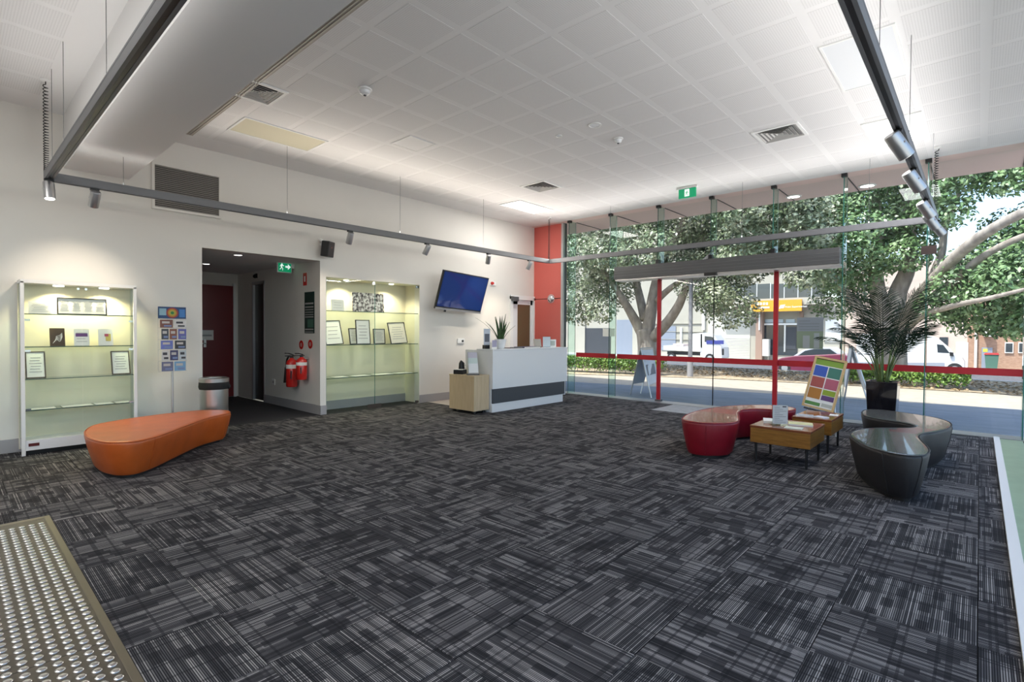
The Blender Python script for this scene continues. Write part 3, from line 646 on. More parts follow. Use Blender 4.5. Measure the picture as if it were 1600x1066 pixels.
# corridor fittings (on its right wall, plane y = CR)
def cw(px): return ony(px, CR)
p = cw((459, 418)); t = thing('exit_sign', 'lit green exit sign with arrow jutting from corridor wall', 'exit sign', (p.x, CR, p.z))
x = p.x
build('bracket', MB().box(x-.02, x+.02, CR-.04, CR, p.z-.02, p.z+.12), M['white'], t)
sx = x; y0, y1 = CR-.27, CR-.04; zb = p.z-.10; W_ = y1-y0
build('body', MB().box(sx-.025, sx+.02, y0, y1, zb, zb+.19), M['white'], t, bevel=.006)
build('sign_face', MB().box(sx+.0201, sx+.022, y0+.012, y1-.012, zb+.012, zb+.178), M['green'], t)
fm = MB()
for pl in running_man(1): fm.prism([(y0+.02+a*.10, zb+.025+b*.14) for a, b in pl], sx+.0221, sx+.0235, 'x')
build('running_figure', fm, M['symbol'], t)
ay = y0+.125; az = zb+.095
build('arrow', MB().prism([(ay, az-.014), (ay, az+.014), (ay+.04, az+.014), (ay+.04, az+.045), (ay+.085, az), (ay+.04, az-.045), (ay+.04, az-.014)], sx+.0221, sx+.0235, 'x'), M['symbol'], t)
a, b = cw((474, 427)), cw((479.5, 446))
t = thing('fire_sign', 'narrow red vertical extinguisher location sign on corridor wall', 'sign', (a.x, CR, b.z))
build('plate', MB().box(a.x, b.x, CR-.005, CR, b.z, a.z), M['extred'], t); build('mark', MB().box((a.x+b.x)/2-.02, (a.x+b.x)/2+.02, CR-.006, CR-.005, b.z+.06, a.z-.05), M['paper'], t)
a, b = cw((476.5, 457)), cw((491.5, 521))
t = thing('directory_sign', 'tall dark directory sign with pale text rows on corridor wall', 'sign', ((a.x+b.x)/2, CR, b.z))
H_ = a.z-b.z
build('plate', MB().box(a.x, b.x, CR-.008, CR, b.z, a.z), mat('sign_dark_green', (.012, .035, .028), .4), t)
for k, (u, v) in enumerate(((.70, .74), (.62, .65), (.56, .58), (.50, .52), (.44, .46), (.38, .41), (.08, .11), (.02, .04))):
    build('text_row', MB().box(a.x+.02, b.x-.02, CR-.0095, CR-.0081, b.z+H_*u, b.z+H_*v), M['greyink'], t)
build('map_field', MB().box(a.x+.1, b.x-.02, CR-.0095, CR-.0081, b.z+H_*.14, b.z+H_*.34), mat('map_green', (.06, .15, .11), .5), t)
for px, wh in (((471, 539), 'left'), ((485, 538), 'right')):
    p = cw(px); t = thing('extinguisher_disc', 'round red identification disc above the %s extinguisher' % wh, 'sign', (p.x, CR, p.z-.06))
    build('disc', MB().tube([(p.x, CR, p.z), (p.x, CR-.005, p.z)], .07, 24), M['extred'], t); build('mark', MB().tube([(p.x, CR-.005, p.z), (p.x, CR-.006, p.z)], .035, 16), mat('pale_red', (.55, .2, .18), .5), t)
def extinguisher(label, pxt, pxb, r, hose):
    a, b = cw(pxt), cw(pxb); x = a.x; z0 = b.z; h_ = (a.z-b.z); y = CR-r-.03
    t = thing('fire_extinguisher', label, 'extinguisher', (x, y, z0))
    build('cylinder', MB().lathe([(r*.9, 0), (r, .02), (r, h_*.72), (r*.8, h_*.80), (r*.4, h_*.85), (r*.3, h_*.88)], (x, y, z0), 20), M['extred'], t, smooth=True)
    build('label_band', MB().lathe([(r+.001, h_*.56), (r+.001, h_*.68)], (x, y, z0), 20, False), M['paper'], t, smooth=True)
    build('label_block', MB().box(x+r*.35, x+r*.96, y-r*.62, y-r*.60+.01, z0+h_*.25, z0+h_*.5), M['ink'], t)
    build('valve', MB().cyl((x, y, z0+h_*.86), (x, y, z0+h_*.95), r*.3).box(x-r*.2, x+r*.2, y-r*1.2, y+r*.5, z0+h_*.93, z0+h_*.96), M['dark'], t)
    build('handle', MB().tube([(x, y+r*.3, z0+h_*.97), (x, y-r*.5, z0+h_*1.02), (x, y-r*1.3, z0+h_*1.03)], .008, 8), M['dark'], t)
    build('wall_hook', MB().box(x-.02, x+.02, y, CR, z0+h_*.8, z0+h_*.86), M['steel'], t)
    if hose:
        build('hose', MB().tube(spline([(x-r*.2, y, z0+h_*.93), (x-r*1.2, y, z0+h_*.92), (x-r*2.1, y, z0+h_*.78), (x-r*2.3, y, z0+h_*.55)], 6, False), .014, 8), M['rubber'], t, smooth='all')
        build('horn', MB().tube([(x-r*2.3, y, z0+h_*.58), (x-r*2.1, y, z0+h_*.10)], [.022, .05], 14), M['rubber'], t, smooth='all')
extinguisher('taller red fire extinguisher with black horn on corridor wall', (467, 553), (467, 603.5), .085, True)
extinguisher('shorter red fire extinguisher with white band on corridor wall', (482, 553), (482, 592.5), .08, False)
p = cw((428, 597)); t = thing('power_outlet', 'small white power outlet low on the corridor wall', 'outlet', (p.x, CR, p.z-.05))
build('plate', MB().box(p.x-.05, p.x+.05, CR-.012, CR, p.z-.05, p.z+.05), M['white'], t, bevel=.003); build('socket', MB().box(p.x-.025, p.x+.025, CR-.0135, CR-.012, p.z-.02, p.z+.02), M['greyink'], t)
a, b = onx((317, 516), CXB+.04), onx((333.5, 531.5), CXB+.04)
t = thing('door_sign', 'small pale sign plate on the maroon corridor door', 'sign', (CXB+.04, (a.y+b.y)/2, b.z))
build('plate', MB().box(CXB+.04, CXB+.046, a.y-.08, b.y, b.z, a.z), M['paper'], t); build('text_line', MB().box(CXB+.0461, CXB+.047, a.y-.05, b.y-.03, b.z+.07, b.z+.1), M['greyink'], t)
for px, wh in (((372, 398), 'nearer'), ((322, 412), 'farther')):
    c = onz(px, OZ+.02); t = thing('downlight', 'small recessed downlight in corridor ceiling, the %s one' % wh, 'downlight', (c.x, c.y, OZ+.02), 0, 'corridor downlights')
    build('trim_ring', MB().lathe([(.075, 0), (.075, -.008), (.055, -.01)], c, cap=False), M['alu'], t); build('lens', MB().lathe([(.001, -.006), (.056, -.006)], c, cap=False), M['ledwhite'], t)
    spot_lamp(t, (c.x, c.y, c.z-.02), (c.x, c.y, 0), .8, 90)
p = ony((401, 433), CR); t = thing('corridor_sensor', 'small dark dome sensor above the corridor side door', 'sensor', (p.x, CR, p.z))
build('base', MB().box(p.x-.04, p.x+.04, CR-.02, CR, p.z-.02, p.z+.06), M['dark'], t); build('dome', MB().sphere((p.x, CR-.03, p.z+.01), .035), M['dark'], t, smooth=True)
# ================================================================== FURNITURE AND THINGS
# ---- upholstered benches
def bench(name, label, pts, h, side, top, seams=()):
    P = spline([(p[0], p[1], 0) for p in pts], 5); n = len(P)
    c = sum(P, Vector())/n
    t = thing(name, label, 'bench', (c.x, c.y, 0))
    ar = sum(P[i].x*P[(i+1) % n].y-P[(i+1) % n].x*P[i].y for i in range(n))
    if ar < 0: P.reverse()
    N = []
    for i in range(n):
        d = (P[(i+1) % n]-P[i-1]).normalized(); N.append(Vector((d.y, -d.x, 0)))
    prof = [(-.075, .03), (-.06, .05), (-.02, h*.6), (0, h-.03), (-.004, h-.012), (-.014, h-.003)]
    mb = MB(); vs_ = []
    for off, z in prof:
        for i in range(n): q = P[i]+N[i]*off; vs_.append((q.x, q.y, z))
    fs = [(k*n+i, k*n+(i+1) % n, (k+1)*n+(i+1) % n, (k+1)*n+i) for k in range(len(prof)-1) for i in range(n)]
    fs.append(tuple(range(n-1, -1, -1)))
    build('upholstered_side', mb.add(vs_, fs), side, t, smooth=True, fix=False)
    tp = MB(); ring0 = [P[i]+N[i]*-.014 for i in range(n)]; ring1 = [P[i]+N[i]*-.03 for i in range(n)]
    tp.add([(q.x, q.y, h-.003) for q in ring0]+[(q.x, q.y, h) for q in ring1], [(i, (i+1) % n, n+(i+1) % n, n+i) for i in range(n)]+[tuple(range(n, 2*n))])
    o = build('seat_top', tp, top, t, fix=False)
    o.data.update()
    build('piping', MB().tube([(q.x, q.y, h-.006) for q in [P[i]+N[i]*-.004 for i in range(n)]]+[((P[0]+N[0]*-.004).x, (P[0]+N[0]*-.004).y, h-.006)], .005, 6), side, t, smooth='all')
    ft = [P[i]+N[i]*-.10 for i in range(n)]
    build('plinth', MB().add([(q.x, q.y, 0) for q in ft]+[(q.x, q.y, .032) for q in ft], [(i, (i+1) % n, n+(i+1) % n, n+i) for i in range(n)]+[tuple(range(n-1, -1, -1))]), M['dark'], t, fix=False)
    for fr in seams:
        i = int(fr*n) % n
        build('seam', MB().tube([(P[i]+N[i]*(o_+.001)).to_tuple()[:2]+(z,) for o_, z in prof[1:5]], .0035, 5), side, t)
    return t
BH = .375
def tops(pxs): return [tuple(onz(p, BH))[:2] for p in pxs]
bench('curved_bench', 'orange leather wavy bench in front of the white display cabinet',
      [tuple(onz(p, .33))[:2] for p in [(132, 673), (135, 682), (150, 688), (175, 691), (215, 688.5), (250, 680), (290, 665), (320, 654), (345, 648), (357, 645.5), (360, 643), (350, 640.5), (310, 641), (260, 646), (200, 654), (150, 663)]],
      .33, M['orange'], M['orange'], (.3, .62))
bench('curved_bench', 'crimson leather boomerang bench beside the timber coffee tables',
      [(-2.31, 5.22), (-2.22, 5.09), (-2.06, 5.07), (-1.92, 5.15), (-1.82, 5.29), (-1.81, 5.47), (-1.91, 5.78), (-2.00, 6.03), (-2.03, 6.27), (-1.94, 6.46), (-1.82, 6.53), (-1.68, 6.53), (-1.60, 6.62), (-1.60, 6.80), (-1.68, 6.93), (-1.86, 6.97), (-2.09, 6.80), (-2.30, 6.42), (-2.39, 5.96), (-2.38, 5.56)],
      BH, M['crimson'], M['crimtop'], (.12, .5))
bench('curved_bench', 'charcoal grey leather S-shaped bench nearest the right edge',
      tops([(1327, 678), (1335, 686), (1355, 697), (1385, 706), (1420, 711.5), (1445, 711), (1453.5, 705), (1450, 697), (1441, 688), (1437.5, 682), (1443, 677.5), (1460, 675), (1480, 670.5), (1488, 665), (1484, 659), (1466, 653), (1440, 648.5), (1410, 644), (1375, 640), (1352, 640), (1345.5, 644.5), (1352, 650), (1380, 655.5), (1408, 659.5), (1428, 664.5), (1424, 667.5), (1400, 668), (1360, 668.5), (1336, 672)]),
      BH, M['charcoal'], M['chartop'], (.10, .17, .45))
# ---- coffee tables
def coffee(label, x0, x1, y0, y1, h):
    t = thing('coffee_table', label, 'table', ((x0+x1)/2, (y0+y1)/2, 0), 0, 'low timber coffee tables')
    build('table_top', MB().box(x0-.004, x1+.004, y0-.004, y1+.004, h-.022, h), M['woodtop'], t, bevel=.003)
    build('apron', MB().box(x0, x1, y0, y1, h-.165, h-.022), M['wood'], t, bevel=.003)
    for lx in (x0+.04, x1-.04):
        for ly in (y0+.05, y1-.05): build('leg', MB().tube([(lx, ly, 0), (lx, ly, h-.165)], [.011, .013], 10), M['dark'], t)
TH1 = .365
coffee('low timber coffee table nearest, holding an acrylic sign and papers', -1.66, -1.135, 5.34, 5.92, TH1)
coffee('low timber coffee table behind, holding magazines and a leaflet', -1.50, -1.13, 6.22, 6.84, TH1)
# things on the tables
def flat(name, label, cat, c, w, d, h, rz, m, grp=None, cover=None, z=TH1):
    t = thing(name, label, cat, (c[0], c[1], z), rz, grp)
    build('pages', MB().box(-w/2, w/2, -d/2, d/2, .0005, h), M['paper'], t, local=True)
    build('cover', MB().box(-w/2-.001, w/2+.001, -d/2-.001, d/2+.001, h, h+.0015), m, t, local=True); return t
flat('booklet_stack', 'stack of white booklets left of the acrylic sign', 'booklets', (-1.555, 5.66), .15, .21, .022, .3, M['paper'])
flat('magazine', 'pale yellow magazine right of the acrylic sign', 'magazine', (-1.30, 5.70), .21, .17, .012, .25, pm('pale_yellow_print', (.62, .60, .33)))
flat('leaflet', 'flat pale leaflet at the front right of the nearest coffee table', 'leaflet', (-1.30, 5.45), .15, .12, .003, .1, pm('pale_print', (.62, .66, .55)))
flat('magazine', 'grey magazine on the rear coffee table', 'magazine', (-1.40, 6.32), .16, .12, .012, .2, pm('grey_print', (.40, .42, .45)))
flat('magazine', 'curled white magazine at front of the rear coffee table', 'magazine', (-1.25, 6.33), .12, .10, .01, -.4, pm('white_blue_print', (.60, .64, .72)))
flat('leaflet', 'small white leaflet at the rear coffee table corner', 'leaflet', (-1.18, 6.62), .08, .12, .003, .1, M['paper'])
sg = onz((1209, 669), TH1)
t = thing('acrylic_sign', 'upright clear acrylic sign with printed sheet on nearest coffee table', 'sign holder', (-1.44, 5.52, TH1), radians(35))
build('foot', MB().box(-.075, .075, -.04, .05, .0005, .004), M['shelfglass'], t, local=True)
build('acrylic_sheet', MB().box(-.075, .075, -.003, .003, .004, .20), M['shelfglass'], t, local=True)
build('printed_sheet', MB().box(-.07, .07, -.0045, -.0035, .015, .198), pm('grey_sheet', (.50, .50, .50)), t, local=True)
lm = MB()
for k in range(9): lm.box(-.055, .055-.03*(k % 3), -.0052, -.0046, .03+k*.018, .033+k*.018)
lm.box(.02, .055, -.0052, -.0046, .178, .190)
build('text_lines', lm, M['ink'], t, local=True)
# ---- poster on easel
q = [ony(p, 7.35) for p in ((1270, 557), (1322, 561), (1302.5, 644), (1252, 635))]
Wp = (q[1]-q[0]).length; Hp = ((q[0]-q[3]).length+(q[1]-q[2]).length)/2
bm_ = (q[2]+q[3])/2; up = ((q[0]+q[1])/2-bm_); rt = (q[1]-q[0]).normalized()
t = thing('poster_easel', 'pine-framed poster of coloured squares leaning on a tripod easel', 'easel', (bm_.x, 7.35, 0))
upn = (up.normalized()+Vector((0, .22, 0))).normalized(); nn_ = rt.cross(upn).normalized()
rt = upn.cross(nn_).normalized()*-1 if upn.cross(nn_).normalized().dot(rt) < 0 else upn.cross(nn_).normalized()
if nn_.y > 0: nn_ = -nn_
B0 = bm_
def PB(u0, u1, v0, v1, d0, d1):
    mb = MB(); vs_ = [B0+rt*u+upn*v+nn_*d_ for d_ in (d0, d1) for v in (v0, v1) for u in (u0, u1)]
    return mb.add(vs_, [(0, 2, 3, 1), (4, 5, 7, 6), (0, 1, 5, 4), (2, 6, 7, 3), (0, 4, 6, 2), (1, 3, 7, 5)])
w2 = Wp/2; fw = .025
fr = build('frame', PB(-w2, -w2+fw, 0, Hp, -.02, .01), M['pine'], t)
build('frame', PB(w2-fw, w2, 0, Hp, -.02, .01), M['pine'], t); build('frame', PB(-w2+fw, w2-fw, 0, fw, -.02, .01), M['pine'], t); build('frame', PB(-w2+fw, w2-fw, Hp-fw, Hp, -.02, .01), M['pine'], t)
sh = build('poster_sheet', PB(-w2+fw, w2-fw, fw, Hp-fw, -.015, 0), M['paper'], t)
IW, IH = Wp-2*fw, Hp-2*fw
def field(u0, u1, v0, v1, nm, col): build(nm, PB(-w2+fw+IW*u0, -w2+fw+IW*u1, fw+IH*v0, fw+IH*v1, .0005, .002), pm('print_'+nm, col, .4), sh)
field(0, 1, .87, .985, 'header_band', (.20, .33, .04)); field(0, 1, .985, 1, 'brown_band', (.07, .04, .01))
field(.02, .485, .635, .85, 'blue_square', (.03, .09, .42)); field(.525, .98, .635, .85, 'teal_square', (.04, .17, .13))
field(.02, .485, .40, .615, 'brick_square', (.35, .07, .06)); field(.525, .98, .40, .615, 'rose_square', (.40, .09, .14))
field(.02, .485, .16, .38, 'ochre_square', (.40, .16, .02)); field(.525, .98, .27, .38, 'lime_square', (.24, .34, .02)); field(.525, .98, .16, .262, 'purple_square', (.10, .04, .16))
field(0, .55, .02, .09, 'green_base', (.07, .22, .05)); field(.6, .98, .03, .10, 'grey_text', (.45, .46, .42))
lm = MB()
topc = B0+upn*(Hp*.92)-nn_*.02
for s_, fx, fy in ((-1, -.16, -.02), (1, .16, -.02), (0, .0, .42)):
    lg = MB().cyl(topc+rt*.03*s_, (bm_.x+rt.x*fx*1.3, 7.35+fy+.03, .0), .009, n=8); build('easel_leg', lg, M['alu'], t)
build('ledge', PB(-w2*.8, w2*.8, -.03, -.012, -.02, .03), M['dark'], t)
# ---- pot plant
pc = Vector((-.905, 8.08, 0)); pw = .165; ph = ony((1380, 597), 7.92).z
t = thing('potted_palm', 'tall palm in a square black pot standing by the glass', 'potted plant', pc)
b0 = pw*.82
pv = [(pc.x+a*r, pc.y+b*r, z) for z, r in ((0, b0), (ph, pw), (ph, pw-.02), (ph-.04, pw-.025)) for a, b in ((-1, -1), (1, -1), (1, 1), (-1, 1))]
build('pot', MB().add(pv, [(3, 2, 1, 0)]+[(4*k+i, 4*k+(i+1) % 4, 4*k+4+(i+1) % 4, 4*k+4+i) for k in range(3) for i in range(4)]), M['potblack'], t, bevel=.006, fix=False)
build('soil', MB().box(pc.x-pw+.024, pc.x+pw-.024, pc.y-pw+.024, pc.y+pw-.024, ph-.06, ph-.025), M['soil'], t)
rng = random.Random(5)
def frond(base, a, length, th0, bend):
    d = Vector((cos(a), sin(a), 0)); q_ = Vector(base); pts = [q_.copy()]; n = 14
    for i in range(n):
        th = th0+bend*((i+.5)/n)**1.5; q_ = q_+(d*sin(th)+Vector((0, 0, cos(th))))*(length/n); pts.append(q_.copy())
    return pts
for k in range(20):
    a = 2*pi*k*.382+rng.uniform(-.25, .25); inner = k % 3 == 0
    base = (pc.x+.05*cos(a), pc.y+.05*sin(a), ph-.03)
    L_ = rng.uniform(1.15, 1.42) if inner else rng.uniform(.85, 1.2)
    pts = frond(base, a, L_, rng.uniform(.03, .14) if inner else rng.uniform(.12, .36), rng.uniform(.35, .7) if inner else rng.uniform(.7, 1.5))
    if sin(a) > 0:
        for q_ in pts: q_.y = pc.y+(q_.y-pc.y)*.5
    for q_ in pts: q_.y = min(q_.y, FY-.05)
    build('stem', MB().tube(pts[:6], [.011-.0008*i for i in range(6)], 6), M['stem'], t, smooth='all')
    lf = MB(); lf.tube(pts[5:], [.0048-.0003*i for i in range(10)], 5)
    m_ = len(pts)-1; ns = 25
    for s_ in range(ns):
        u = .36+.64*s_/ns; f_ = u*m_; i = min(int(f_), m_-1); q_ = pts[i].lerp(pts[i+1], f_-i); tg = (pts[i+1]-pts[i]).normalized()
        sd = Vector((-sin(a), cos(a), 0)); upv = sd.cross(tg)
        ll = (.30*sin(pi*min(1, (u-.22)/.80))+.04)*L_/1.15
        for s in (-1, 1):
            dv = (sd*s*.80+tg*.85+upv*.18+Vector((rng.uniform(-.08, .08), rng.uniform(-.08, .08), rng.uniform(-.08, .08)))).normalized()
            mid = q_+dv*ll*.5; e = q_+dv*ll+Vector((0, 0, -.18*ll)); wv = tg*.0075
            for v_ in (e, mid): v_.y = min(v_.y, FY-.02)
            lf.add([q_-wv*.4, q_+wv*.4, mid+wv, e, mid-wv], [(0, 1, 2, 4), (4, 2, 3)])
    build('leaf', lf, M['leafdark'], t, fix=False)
# ---- reception desk
cx = -5.60; cp = [onx((770, 545), cx), onx((886.5, 543.5), cx)]
RY0, RY1, RZ = cp[0].y, cp[1].y, (cp[0].z+cp[1].z)/2
t = thing('reception_desk', 'white reception desk with dark kick band beside red panel', 'reception desk', (cx-.3, (RY0+RY1)/2, 0))
build('front_panel', MB().box(cx-.04, cx, RY0, RY1, .37, RZ-.02), M['gloss_white'], t, bevel=.003)
build('end_panel', MB().box(cx-.62, cx-.04, RY0, RY0+.04, .12, RZ-.02), M['gloss_white'], t)
build('end_panel', MB().box(cx-.62, cx-.04, RY1-.04, RY1, .12, RZ-.02), M['gloss_white'], t)
build('counter_top', MB().box(cx-.36, cx+.004, RY0-.004, RY1+.004, RZ-.02, RZ), M['gloss_white'], t, bevel=.003)
build('kick_band', MB().box(cx-.05, cx-.012, RY0+.02, RY1-.06, .14, .37), mat('dark_slate_laminate', (.055, .06, .072), .4), t)
build('plinth', MB().box(cx-.55, cx-.02, RY0+.01, RY1-.1, 0, .14), M['gloss_white'], t, bevel=.004)
build('work_surface', MB().box(cx-.75, cx-.36, RY0+.02, RY1-.02, .70, .73), M['gloss_white'], t)
# cupboard on castors at the end of the desk
pa = onx((745, 587), -5.86); L0 = onz((713.5, 640), .05); 
px1 = -5.84; px0 = -6.42; py0 = 5.60; py1 = 6.0-.27
pz = zc = .60
t = thing('mobile_pedestal', 'pale timber pedestal on castors at the near end of the desk', 'pedestal', ((px0+px1)/2, (py0+RY0)/2, 0))
P0 = onz((745, 645), .03); PLx = onz((713, 638), .03); PR = onz((770, 641), .03)
y0p, y1p = P0.y, RY0-.012
pz = onx((745, 587.5), P0.x).z
build('body', MB().box(PLx.x, P0.x, y0p-.06, y1p-.0, .05, pz-.02), M['paleply'], t, bevel=.002)
build('top', MB().box(PLx.x-.004, P0.x+.004, y0p-.064, y1p, pz-.02, pz), M['paleply'], t, bevel=.002)
for x_ in (PLx.x+.06, P0.x-.06):
    for y_ in (y0p-.0, y1p-.06): build('castor', MB().cyl((x_-.015, y_, .025), (x_+.015, y_, .025), .025), M['dark'], t)
pzx = (PLx.x+P0.x)/2
# items on pedestal
ob = Vector((P0.x-.15, y1p-.20, pz))
t = thing('brochure_rack', 'tiered grey brochure rack full of leaflets on the pedestal', 'brochure rack', ob, radians(55))
for k in range(3):
    build('tier', MB().mbox(Matrix.Translation((0, .05*k, .10+.085*k)) @ Matrix.Rotation(-.35, 4, 'X'), .16, .01, .17), M['alu'], t, local=True)
    build('leaflets', MB().mbox(Matrix.Translation((0, .05*k-.016, .105+.085*k)) @ Matrix.Rotation(-.35, 4, 'X'), .145, .018, .15), pm(('leaflet_white', 'leaflet_pale_green', 'leaflet_mauve')[k], ((.70, .72, .74), (.52, .62, .60), (.50, .48, .56))[k]), t, local=True)
build('back_post', MB().box(-.02, .02, .13, .15, 0, .33), M['alug'], t, local=True)
build('foot', MB().box(-.09, .09, -.05, .16, 0.0005, .015), M['alug'], t, local=True)
t = thing('card_scanner', 'small black card reader on the pedestal behind the rack', 'card reader', (PLx.x+.13, y0p+.05, pz), radians(20))
build('base', MB().box(-.08, .08, -.08, .08, .0005, .07), M['dark'], t, local=True, bevel=.008); build('paper_tray', MB().box(-.075, .075, -.075, .075, .07, .078), M['paper'], t, local=True)
build('hood', MB().tube([(0, .05, .078), (0, .05, .17), (0, .03, .21)], [.05, .045, .012], 14), M['dark'], t, local=True, smooth=True)
# items on the counter
def on_counter(px, x=cx-.2): return onx(px, x).y
vy = on_counter((782, 545)); vx = cx-.2
t = thing('snake_plant', 'spiky snake plant in a white vase on the reception desk', 'potted plant', (vx, vy, RZ))
build('vase', MB().lathe([(.05, .0005), (.07, .02), (.09, .11), (.10, .155), (.092, .155), (.085, .14), (.02, .135)], (vx, vy, RZ), 20), M['gloss_white'], t, smooth=True)
rng = random.Random(11)
for k in range(17):
    a = 2.4*k+rng.uniform(-.3, .3); tl = rng.uniform(.05, .55) if k > 4 else rng.uniform(0, .2)
    hgt = rng.uniform(.28, .46); d = Vector((cos(a), sin(a), 0)); sd = Vector((-sin(a), cos(a), 0)); pr = []
    for i in range(8):
        u = i/7; c_ = Vector((vx, vy, RZ+.13))+d*(.035+tl*hgt*u*(.5+.5*u)*1.6)+Vector((0, 0, hgt*u*(1-.25*tl*u)))
        wv = .019*(1-u**2.5)+.001; pr += [c_-sd*wv+d*.004, c_+d*-.002, c_+sd*wv+d*.004]
    build('leaf', MB().add(pr, [(3*i+j, 3*i+j+1, 3*i+j+4, 3*i+j+3) for i in range(7) for j in (0, 1)]), M['snake'], t, fix=False)
y_ = on_counter((756, 544), cx-.28)
t = thing('leaflet_holder', 'upright leaflet holder left of the snake plant on the desk', 'leaflet holder', (cx-.27, y_+.06, RZ), radians(80))
build('holder', MB().box(-.06, .06, -.03, .04, .0005, .06), M['dark'], t, local=True); build('header_card', MB().box(-.06, .06, .0, .006, .06, .32), pm('card_pale_blue', (.55, .60, .68)), t, local=True)
build('photo', MB().box(-.045, .045, -.004, -.0005, .11, .24), pm('photo_dark', (.12, .13, .16)), t, local=True)
t = thing('leaflet_box', 'small printed box of leaflets in front of the white vase', 'leaflet box', (cx-.16, on_counter((768, 545)), RZ), radians(80))
build('box', MB().box(-.05, .05, -.03, .03, .0005, .10), M['paper'], t, local=True); build('print', MB().box(-.045, .045, -.032, -.0301, .03, .14), pm('print_mauve', (.35, .33, .45)), t, local=True)
t = thing('document_folder', 'dark blue folder lying along the desk top', 'folder', (cx-.2, on_counter((824, 545)), RZ), radians(88))
build('cover', MB().box(-.21, .21, -.12, .12, .0005, .02), pm('navy_cover', (.02, .025, .07)), t, local=True, bevel=.003); build('pages', MB().box(-.2, .2, -.122, .115, .004, .016), M['paper'], t, local=True)
t = thing('keyboard_tray', 'thin grey tray lying on desk between plant and blue folder', 'tray', (cx-.2, on_counter((801, 545)), RZ), radians(88))
build('tray', MB().box(-.14, .14, -.09, .09, .0005, .012), M['alug'], t, local=True); build('rim', MB().box(-.14, .14, -.09, -.08, .012, .022), M['alug'], t, local=True)
t = thing('tablet_stand', 'taupe card stand upright on the desk near the red panel', 'card stand', (cx-.2, on_counter((841, 545)), RZ), radians(75))
build('card', MB().mbox(Matrix.Translation((0, .02, .075)) @ Matrix.Rotation(-.2, 4, 'X'), .15, .008, .15), pm('taupe_card', (.42, .38, .32)), t, local=True); build('support', MB().box(-.06, .06, -.03, .07, .0005, .012), M['alug'], t, local=True)
t = thing('desk_card', 'slim dark-edged upright folder on the desk near red panel', 'folder', (cx-.2, on_counter((854, 545)), RZ), radians(40))
build('cover', MB().box(-.07, .07, -.012, .012, .0005, .19), M['dark'], t, local=True); build('insert', MB().box(-.068, .068, -.016, -.0125, .005, .188), pm('pale_blue_print', (.55, .64, .70)), t, local=True)
t = thing('desk_picture', 'small white frame standing on the desk, last before the glass', 'frame', (cx-.2, on_counter((862, 545)), RZ), radians(70))
build('frame', MB().box(-.09, .09, -.008, .012, .0005, .14), M['white'], t, local=True); build('picture', MB().box(-.065, .065, -.0095, -.0081, .025, .115), pm('green_grey_print', (.42, .46, .42)), t, local=True)
# ---- bin
bc = Vector((A+.42, onx((334.5, 600), A+.42).y, 0)); zt_ = onx((334.5, 591), A+.42).z; rb = .155
t = thing('waste_bin', 'brushed steel bin with black liner left of the corridor opening', 'bin', bc)
build('body', MB().lathe([(rb*.96, 0), (rb*.98, .01), (rb, zt_-.06)], bc, 32), M['steel'], t, smooth=True)
build('liner', MB().lathe([(rb+.004, zt_-.13), (rb+.012, zt_-.10), (rb+.008, zt_-.05), (rb+.002, zt_-.03)], bc, 32, False), M['rubber'], t, smooth=True)
build('liner_knot', MB().sphere((bc.x+.09, bc.y+rb*.8, zt_-.10), .035, 8, 5), M['rubber'], t)
build('lid_ring', MB().lathe([(rb+.006, zt_-.045), (rb+.008, zt_), (rb*.85, zt_+.012), (rb*.7, zt_), (rb*.68, zt_-.05)], bc, 32, False), M['steel'], t, smooth=True)
# ---- brochure stand
sx = A+.30
a, b = onx((247, 479), sx), onx((291, 579.5), sx)
yc = (a.y+b.y)/2; w2 = (b.y-a.y)/2
t = thing('brochure_stand', 'wire brochure stand on a pole between cabinet and corridor', 'brochure stand', (sx, yc, 0))
build('pole', MB().cyl((sx-.015, yc, .01), (sx-.015, yc, b.z+.02), .012), M['alu'], t)
build('base', MB().lathe([(.17, 0), (.17, .008), (.02, .02)], (sx-.015, yc, 0), 24), M['alug'], t, smooth=True)
wr = MB()
rows = [a.z-(a.z-b.z)*v for v in (.0, .185, .325, .505, .655, .83, .995)]
for z in rows[1:]:
    wr.cyl((sx+.03, yc-w2, z), (sx+.03, yc+w2, z), .0025, n=6).cyl((sx-.01, yc-w2, z-.0), (sx+.03, yc-w2, z), .0025, n=6).cyl((sx-.01, yc+w2, z), (sx+.03, yc+w2, z), .0025, n=6)
for y_ in (yc-w2, yc-w2*.33, yc+w2*.33, yc+w2): wr.cyl((sx-.01, y_, b.z), (sx-.01, y_, a.z), .0025, n=6)
build('wire_rack', wr, M['alu'], t)
hd = build('header_board', MB().box(sx-.006, sx+.002, yc-w2, yc+w2, rows[1]+.004, rows[0]), pm('header_blue', (.02, .06, .16)), t)
hz = (rows[0]+rows[1])/2
for r_, col in ((.062, (.30, .05, .05)), (.047, (.45, .22, .03)), (.033, (.40, .36, .06)), (.018, (.03, .20, .05))):
    build('print_ring', MB().tube([(sx+.002, yc, hz), (sx+.0045-.02*r_, yc, hz)], r_, 20), pm('ring_%d' % int(r_*1000), col), hd)
build('print_block', MB().box(sx+.0021, sx+.003, yc-w2+.01, yc-w2+.08, hz-.03, hz+.05), pm('pale_teal', (.25, .42, .50)), hd)
build('print_block', MB().box(sx+.0021, sx+.003, yc+w2-.07, yc+w2-.01, hz-.05, hz+.045), pm('mid_blue', (.06, .20, .48)), hd)
